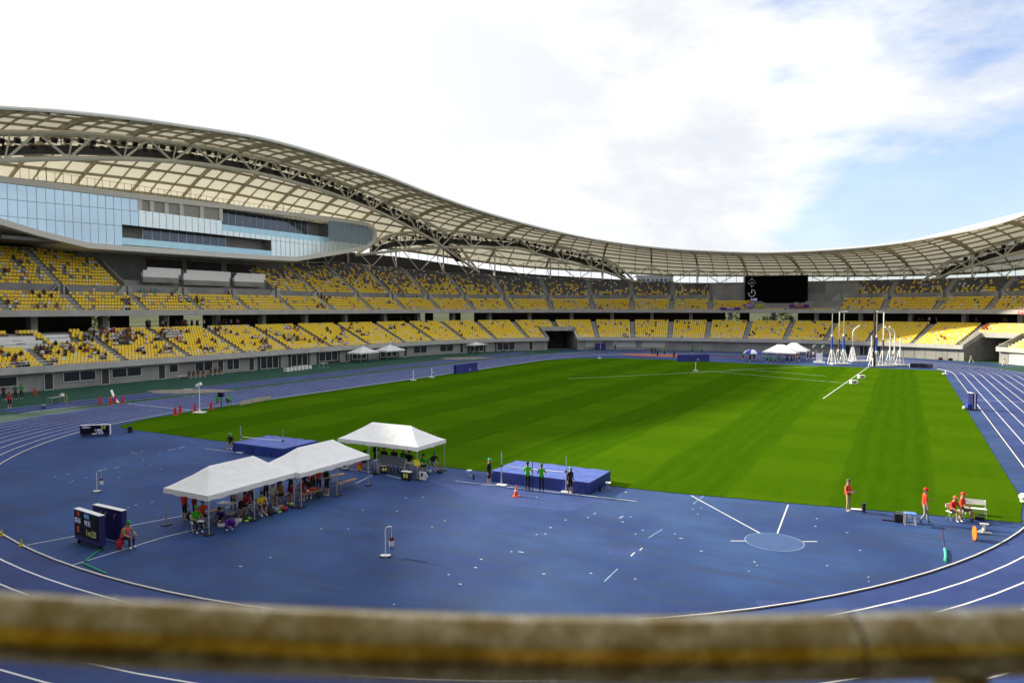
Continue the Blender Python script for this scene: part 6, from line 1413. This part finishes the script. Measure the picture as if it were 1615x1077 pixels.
# right hand side of the infield
p = ground(1533.5, 646.5); t = thing('display_board', 'tall navy display board on wheels standing on the right hand kerb', 'display board', p, R(20)); MB().box((0, 0, .95), (.42, 1.0, 1.65)).obj('cabinet', NAVY, t); MB().box((-.19, 0, 1.79), (.30, 1.02, .03)).obj('top', WHITE, t); MB().box((0, -.51, .95), (.12, .02, 1.6)).obj('stripe', WHITE, t); MB().box((-.4, 0, .4), (.3, .5, .5)).obj('battery_box', cloth('2840a0'), t); MB().box((0, 0, .08), (.9, 1.1, .08)).obj('base', BLACK, t); MB().ball((-.75, .1, .2), .2, 8).obj('weight', cloth('c0c8cc'), t, smooth=True)
post_stand(1491, 590, .55, 'tiny white marker at the far corner of the turf')
t = thing('timing_bollard', 'short black bollard on the apron in front of the turf', 'bollard', ground(1362, 807.5)); MB().cyl((0, 0, 0), .09, .42, 10).obj('body', BLACK, t); MB().cyl((0, 0, .42), .12, .05, 10).obj('cap', BLACK, t)
t = thing('clipboard', 'white sheet lying on the edge of the turf by the khaki hat', 'sheet', (*G(1351, 804.5)[:2], .05), .3); MB().box((0, 0, .01), (.5, .28, .02)).obj('sheet', WHITE, t); MB().box((-.22, 0, .025), (.05, .12, .012)).obj('clip', ALU, t)
p = ground(1435, 828); t = thing('small_table', 'small white table with a blue top behind the walking red shirt', 'table', p, .15); MB().box((0, 0, .58), (.52, .42, .04)).obj('table_top', cloth('5a8ad0'), t)
for s in (-1, 1):
    for r in (-1, 1): MB().bar((s*.23, r*.18, 0), (s*.23, r*.18, .56), .03, .03).obj('leg', WHITE, t)
MB().bar((-.23, -.18, .1), (.23, -.18, .1), .025, .025).obj('stretcher', WHITE, t)
t = thing('equipment_case', 'black case of cables beside the small blue topped table', 'case', ground(1419, 823), .2); MB().box((0, 0, .22), (.5, .36, .40)).obj('body', BLACK, t); MB().box((.36, .05, .36), (.24, .3, .26)).obj('white_box', WHITE, t); MB().tube([(-.15, 0, .42), (-.15, 0, .5), (.15, 0, .5), (.15, 0, .42)], .012, 5).obj('handle', ALU, t)
t = thing('plank', 'dark plank lying on the apron left of the black case', 'plank', ground(1404, 821.5), .12); MB().box((0, 0, .03), (.75, .14, .05)).obj('board', cloth('26262c'), t)
q = G(1538, 812); t = thing('white_rack', 'white slatted rack standing on the turf beside the seated red officials', 'rack', (q[0], q[1], .04), R(5))
MB().box((0, .12, .62), (.95, .03, .26), tilt=('X', R(-10))).obj('back_panel', WHITE, t); MB().box((0, -.05, .32), (.95, .34, .03)).obj('shelf', WHITE, t); MB().box((0, 0, .14), (.9, .03, .05)).obj('stretcher', WHITE, t)
for s in (-1, 1): MB().bar((s*.45, .14, 0), (s*.45, .10, .75), .035, .035).obj('leg', WHITE, t); MB().bar((s*.45, -.2, 0), (s*.45, -.1, .33), .035, .035).obj('leg', WHITE, t)
q = G(1545, 819.5); tag(MB().box((q[0], q[1], .10), (.4, .25, .16)).obj('black_bag', BLACK), 'small black bag under the corner of the white rack', 'bag')
t = thing('measuring_device', 'white measuring device on a wide foot next to the orange disc', 'measuring device', ground(1551, 842), R(10)); MB().tube([(-.25, 0, .06), (.32, 0, .06)], .05, 8).obj('foot', WHITE, t); MB().tube([(0, 0, .06), (.02, 0, .42)], .07, 8).obj('post', WHITE, t); MB().tube([(-.18, 0, .46), (.2, 0, .46)], .055, 8).obj('head', WHITE, t); MB().tube([(-.05, 0, .2), (-.5, -.25, .04)], .025, 6).obj('arm', WHITE, t)
for s in (-.22, .24): MB().tube([(s-.02, 0, .46), (s+.02, 0, .46)], .065, 8).obj('end_cap', BLACK, t)
t = thing('orange_disc', 'orange disc standing on edge beside the white measuring device', 'disc', ground(1537, 852), R(12)); MB().tube([(-.02, 0, .33), (.02, 0, .33)], .32, 20).obj('disc', cloth('c8701c'), t); MB().box((0, 0, .02), (.16, .3, .03)).obj('foot', cloth('8a4a14'), t)
t = thing('white_ball_lamp', 'white rounded marker at the corner where the turf meets the kerb', 'marker', (*G(1614, 792)[:2], .04)); MB().ball((0, 0, .28), .24, 12, sq=(1, 1, .8)).obj('dome', WHITE, t, smooth=True); MB().cyl((0, 0, 0), .16, .12, 12).obj('foot', WHITE, t)
for k, (u, lab, hx) in enumerate(((217.5, 'red bag by the far right wall near the tunnel', '5a2a2c'), (219.5, 'maroon bag by the far right wall nearer the tunnel', '3c2020'))): bag(at(u, -.6, 0), .4, (1.0, .5, .5), hx, lab)
for u, l in ((224.8, 'pale tripod stand in front of the right hand tunnel mouth'), (232.5, 'pale tripod stand beyond the right hand tunnel')):
    q = at(u, -2.5, 0); t = thing('tripod', l, 'tripod', q, 0, 'tripods by the right hand tunnel')
    for k in range(3): a = k*2.09; MB().tube([(.55*math.cos(a), .55*math.sin(a), 0), (0, 0, 1.1)], .05, 5).obj('leg', cloth('c8c4a0'), t)
    MB().box((0, 0, 1.2), (.3, .3, .25)).obj('head', cloth('b8b49a'), t)
# small gear along the west wall
for i, (px, py, l, hx) in enumerate(((290, 597, 'white bench against the west wall under a dark window', 'c0c0c0'), (245, 596.5, 'pale table against the west wall by a door', 'a8a8a4'), (443, 578, 'white seat row against the west wall', 'c8c8c8'), (525, 572, 'white locker by the west wall before the tents', 'b8bcc0'))):
    q = ground(px, py); t = thing('wall_bench', l, 'bench', q, math.pi/2, 'benches along the west wall'); MB().box((0, 0, .45), (2.4, .45, .05)).obj('seat', cloth(hx), t)
    for s in (-1, 1): MB().box((s*1.0, 0, .22), (.06, .4, .44)).obj('leg', ALU, t)
for i, px in enumerate((296, 303, 310, 318, 330, 337, 344)):
    p = ground(px, 596.5-(px-296)*.14); p = (p[0]+.3, p[1], 0); person('person in dark clothes in the west wall row, %s' % ('at its near end', 'second from its near end', 'third from its near end', 'at its middle', 'third from its far end', 'second from its far end', 'at its far end')[i], p, 0.1, pose='sit', arms='fwd', lean=.15, shirt=('17171b', '2a2030', '17171b', '3a2a2a')[i % 4], pants='15161c', fingers=False, h=1.65); st = stool(p, .1, 'folding stool in the dark row along the west wall', '303034')

# ------------------------------------------------------------------ the camera's own handrail
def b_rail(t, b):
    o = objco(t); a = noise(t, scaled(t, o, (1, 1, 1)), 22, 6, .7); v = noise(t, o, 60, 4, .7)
    c = mixc(t, rng(t, a, .35, .7), (.27, .21, .09), (.62, .57, .45)); c = mixc(t, rng(t, v, .4, .7, 0, .5), c, (.24, .17, .05))  # aged metal mottle, its golden tint painted in for the seats' yellow reflection
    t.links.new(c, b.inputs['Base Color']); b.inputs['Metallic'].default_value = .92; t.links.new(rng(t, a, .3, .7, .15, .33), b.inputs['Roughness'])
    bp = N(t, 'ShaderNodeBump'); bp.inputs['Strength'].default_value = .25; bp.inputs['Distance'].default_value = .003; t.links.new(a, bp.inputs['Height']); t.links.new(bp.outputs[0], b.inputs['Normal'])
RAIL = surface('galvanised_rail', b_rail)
def rp(px, py, dep=.65): return CAM+dep*(FW+RT*(px-CX)/FPX-UP*(py-CY)/FPX)
rail = thing('handrail', 'close galvanised steel handrail running across the whole bottom of the view', 'handrail', tuple(rp(800, 1024)))
inv = Matrix.Translation(-rail.location)
mb = MB(); PX = [(-900, 880), (-400, 948), (0, 986), (200, 998), (400, 1007.5), (600, 1016), (800, 1022), (1000, 1024), (1200, 1021.5), (1340, 1018), (1500, 1013.5), (1700, 1006), (2100, 980), (2600, 930)]
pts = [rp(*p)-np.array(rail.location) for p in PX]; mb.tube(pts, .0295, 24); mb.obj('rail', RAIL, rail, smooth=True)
j = rp(1342, 1018)-np.array(rail.location); dj = (rp(1360, 1017.4)-rp(1324, 1018.6)); dj /= np.linalg.norm(dj)
MB().tube([j-dj*.0016, j+dj*.0016], .0299, 24).obj('joint', mat('joint_dark', (.14, .12, .08), .6, metal=.5), rail)
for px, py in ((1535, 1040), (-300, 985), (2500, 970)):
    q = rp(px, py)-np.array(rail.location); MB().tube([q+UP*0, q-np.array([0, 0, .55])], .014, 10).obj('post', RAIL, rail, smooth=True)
q = rp(1497, 1085, .66)-np.array(rail.location); MB().tube([q+UP*.014, q-UP*.02], [.013, .019], 12).obj('clamp', WHITE, rail, smooth=True)
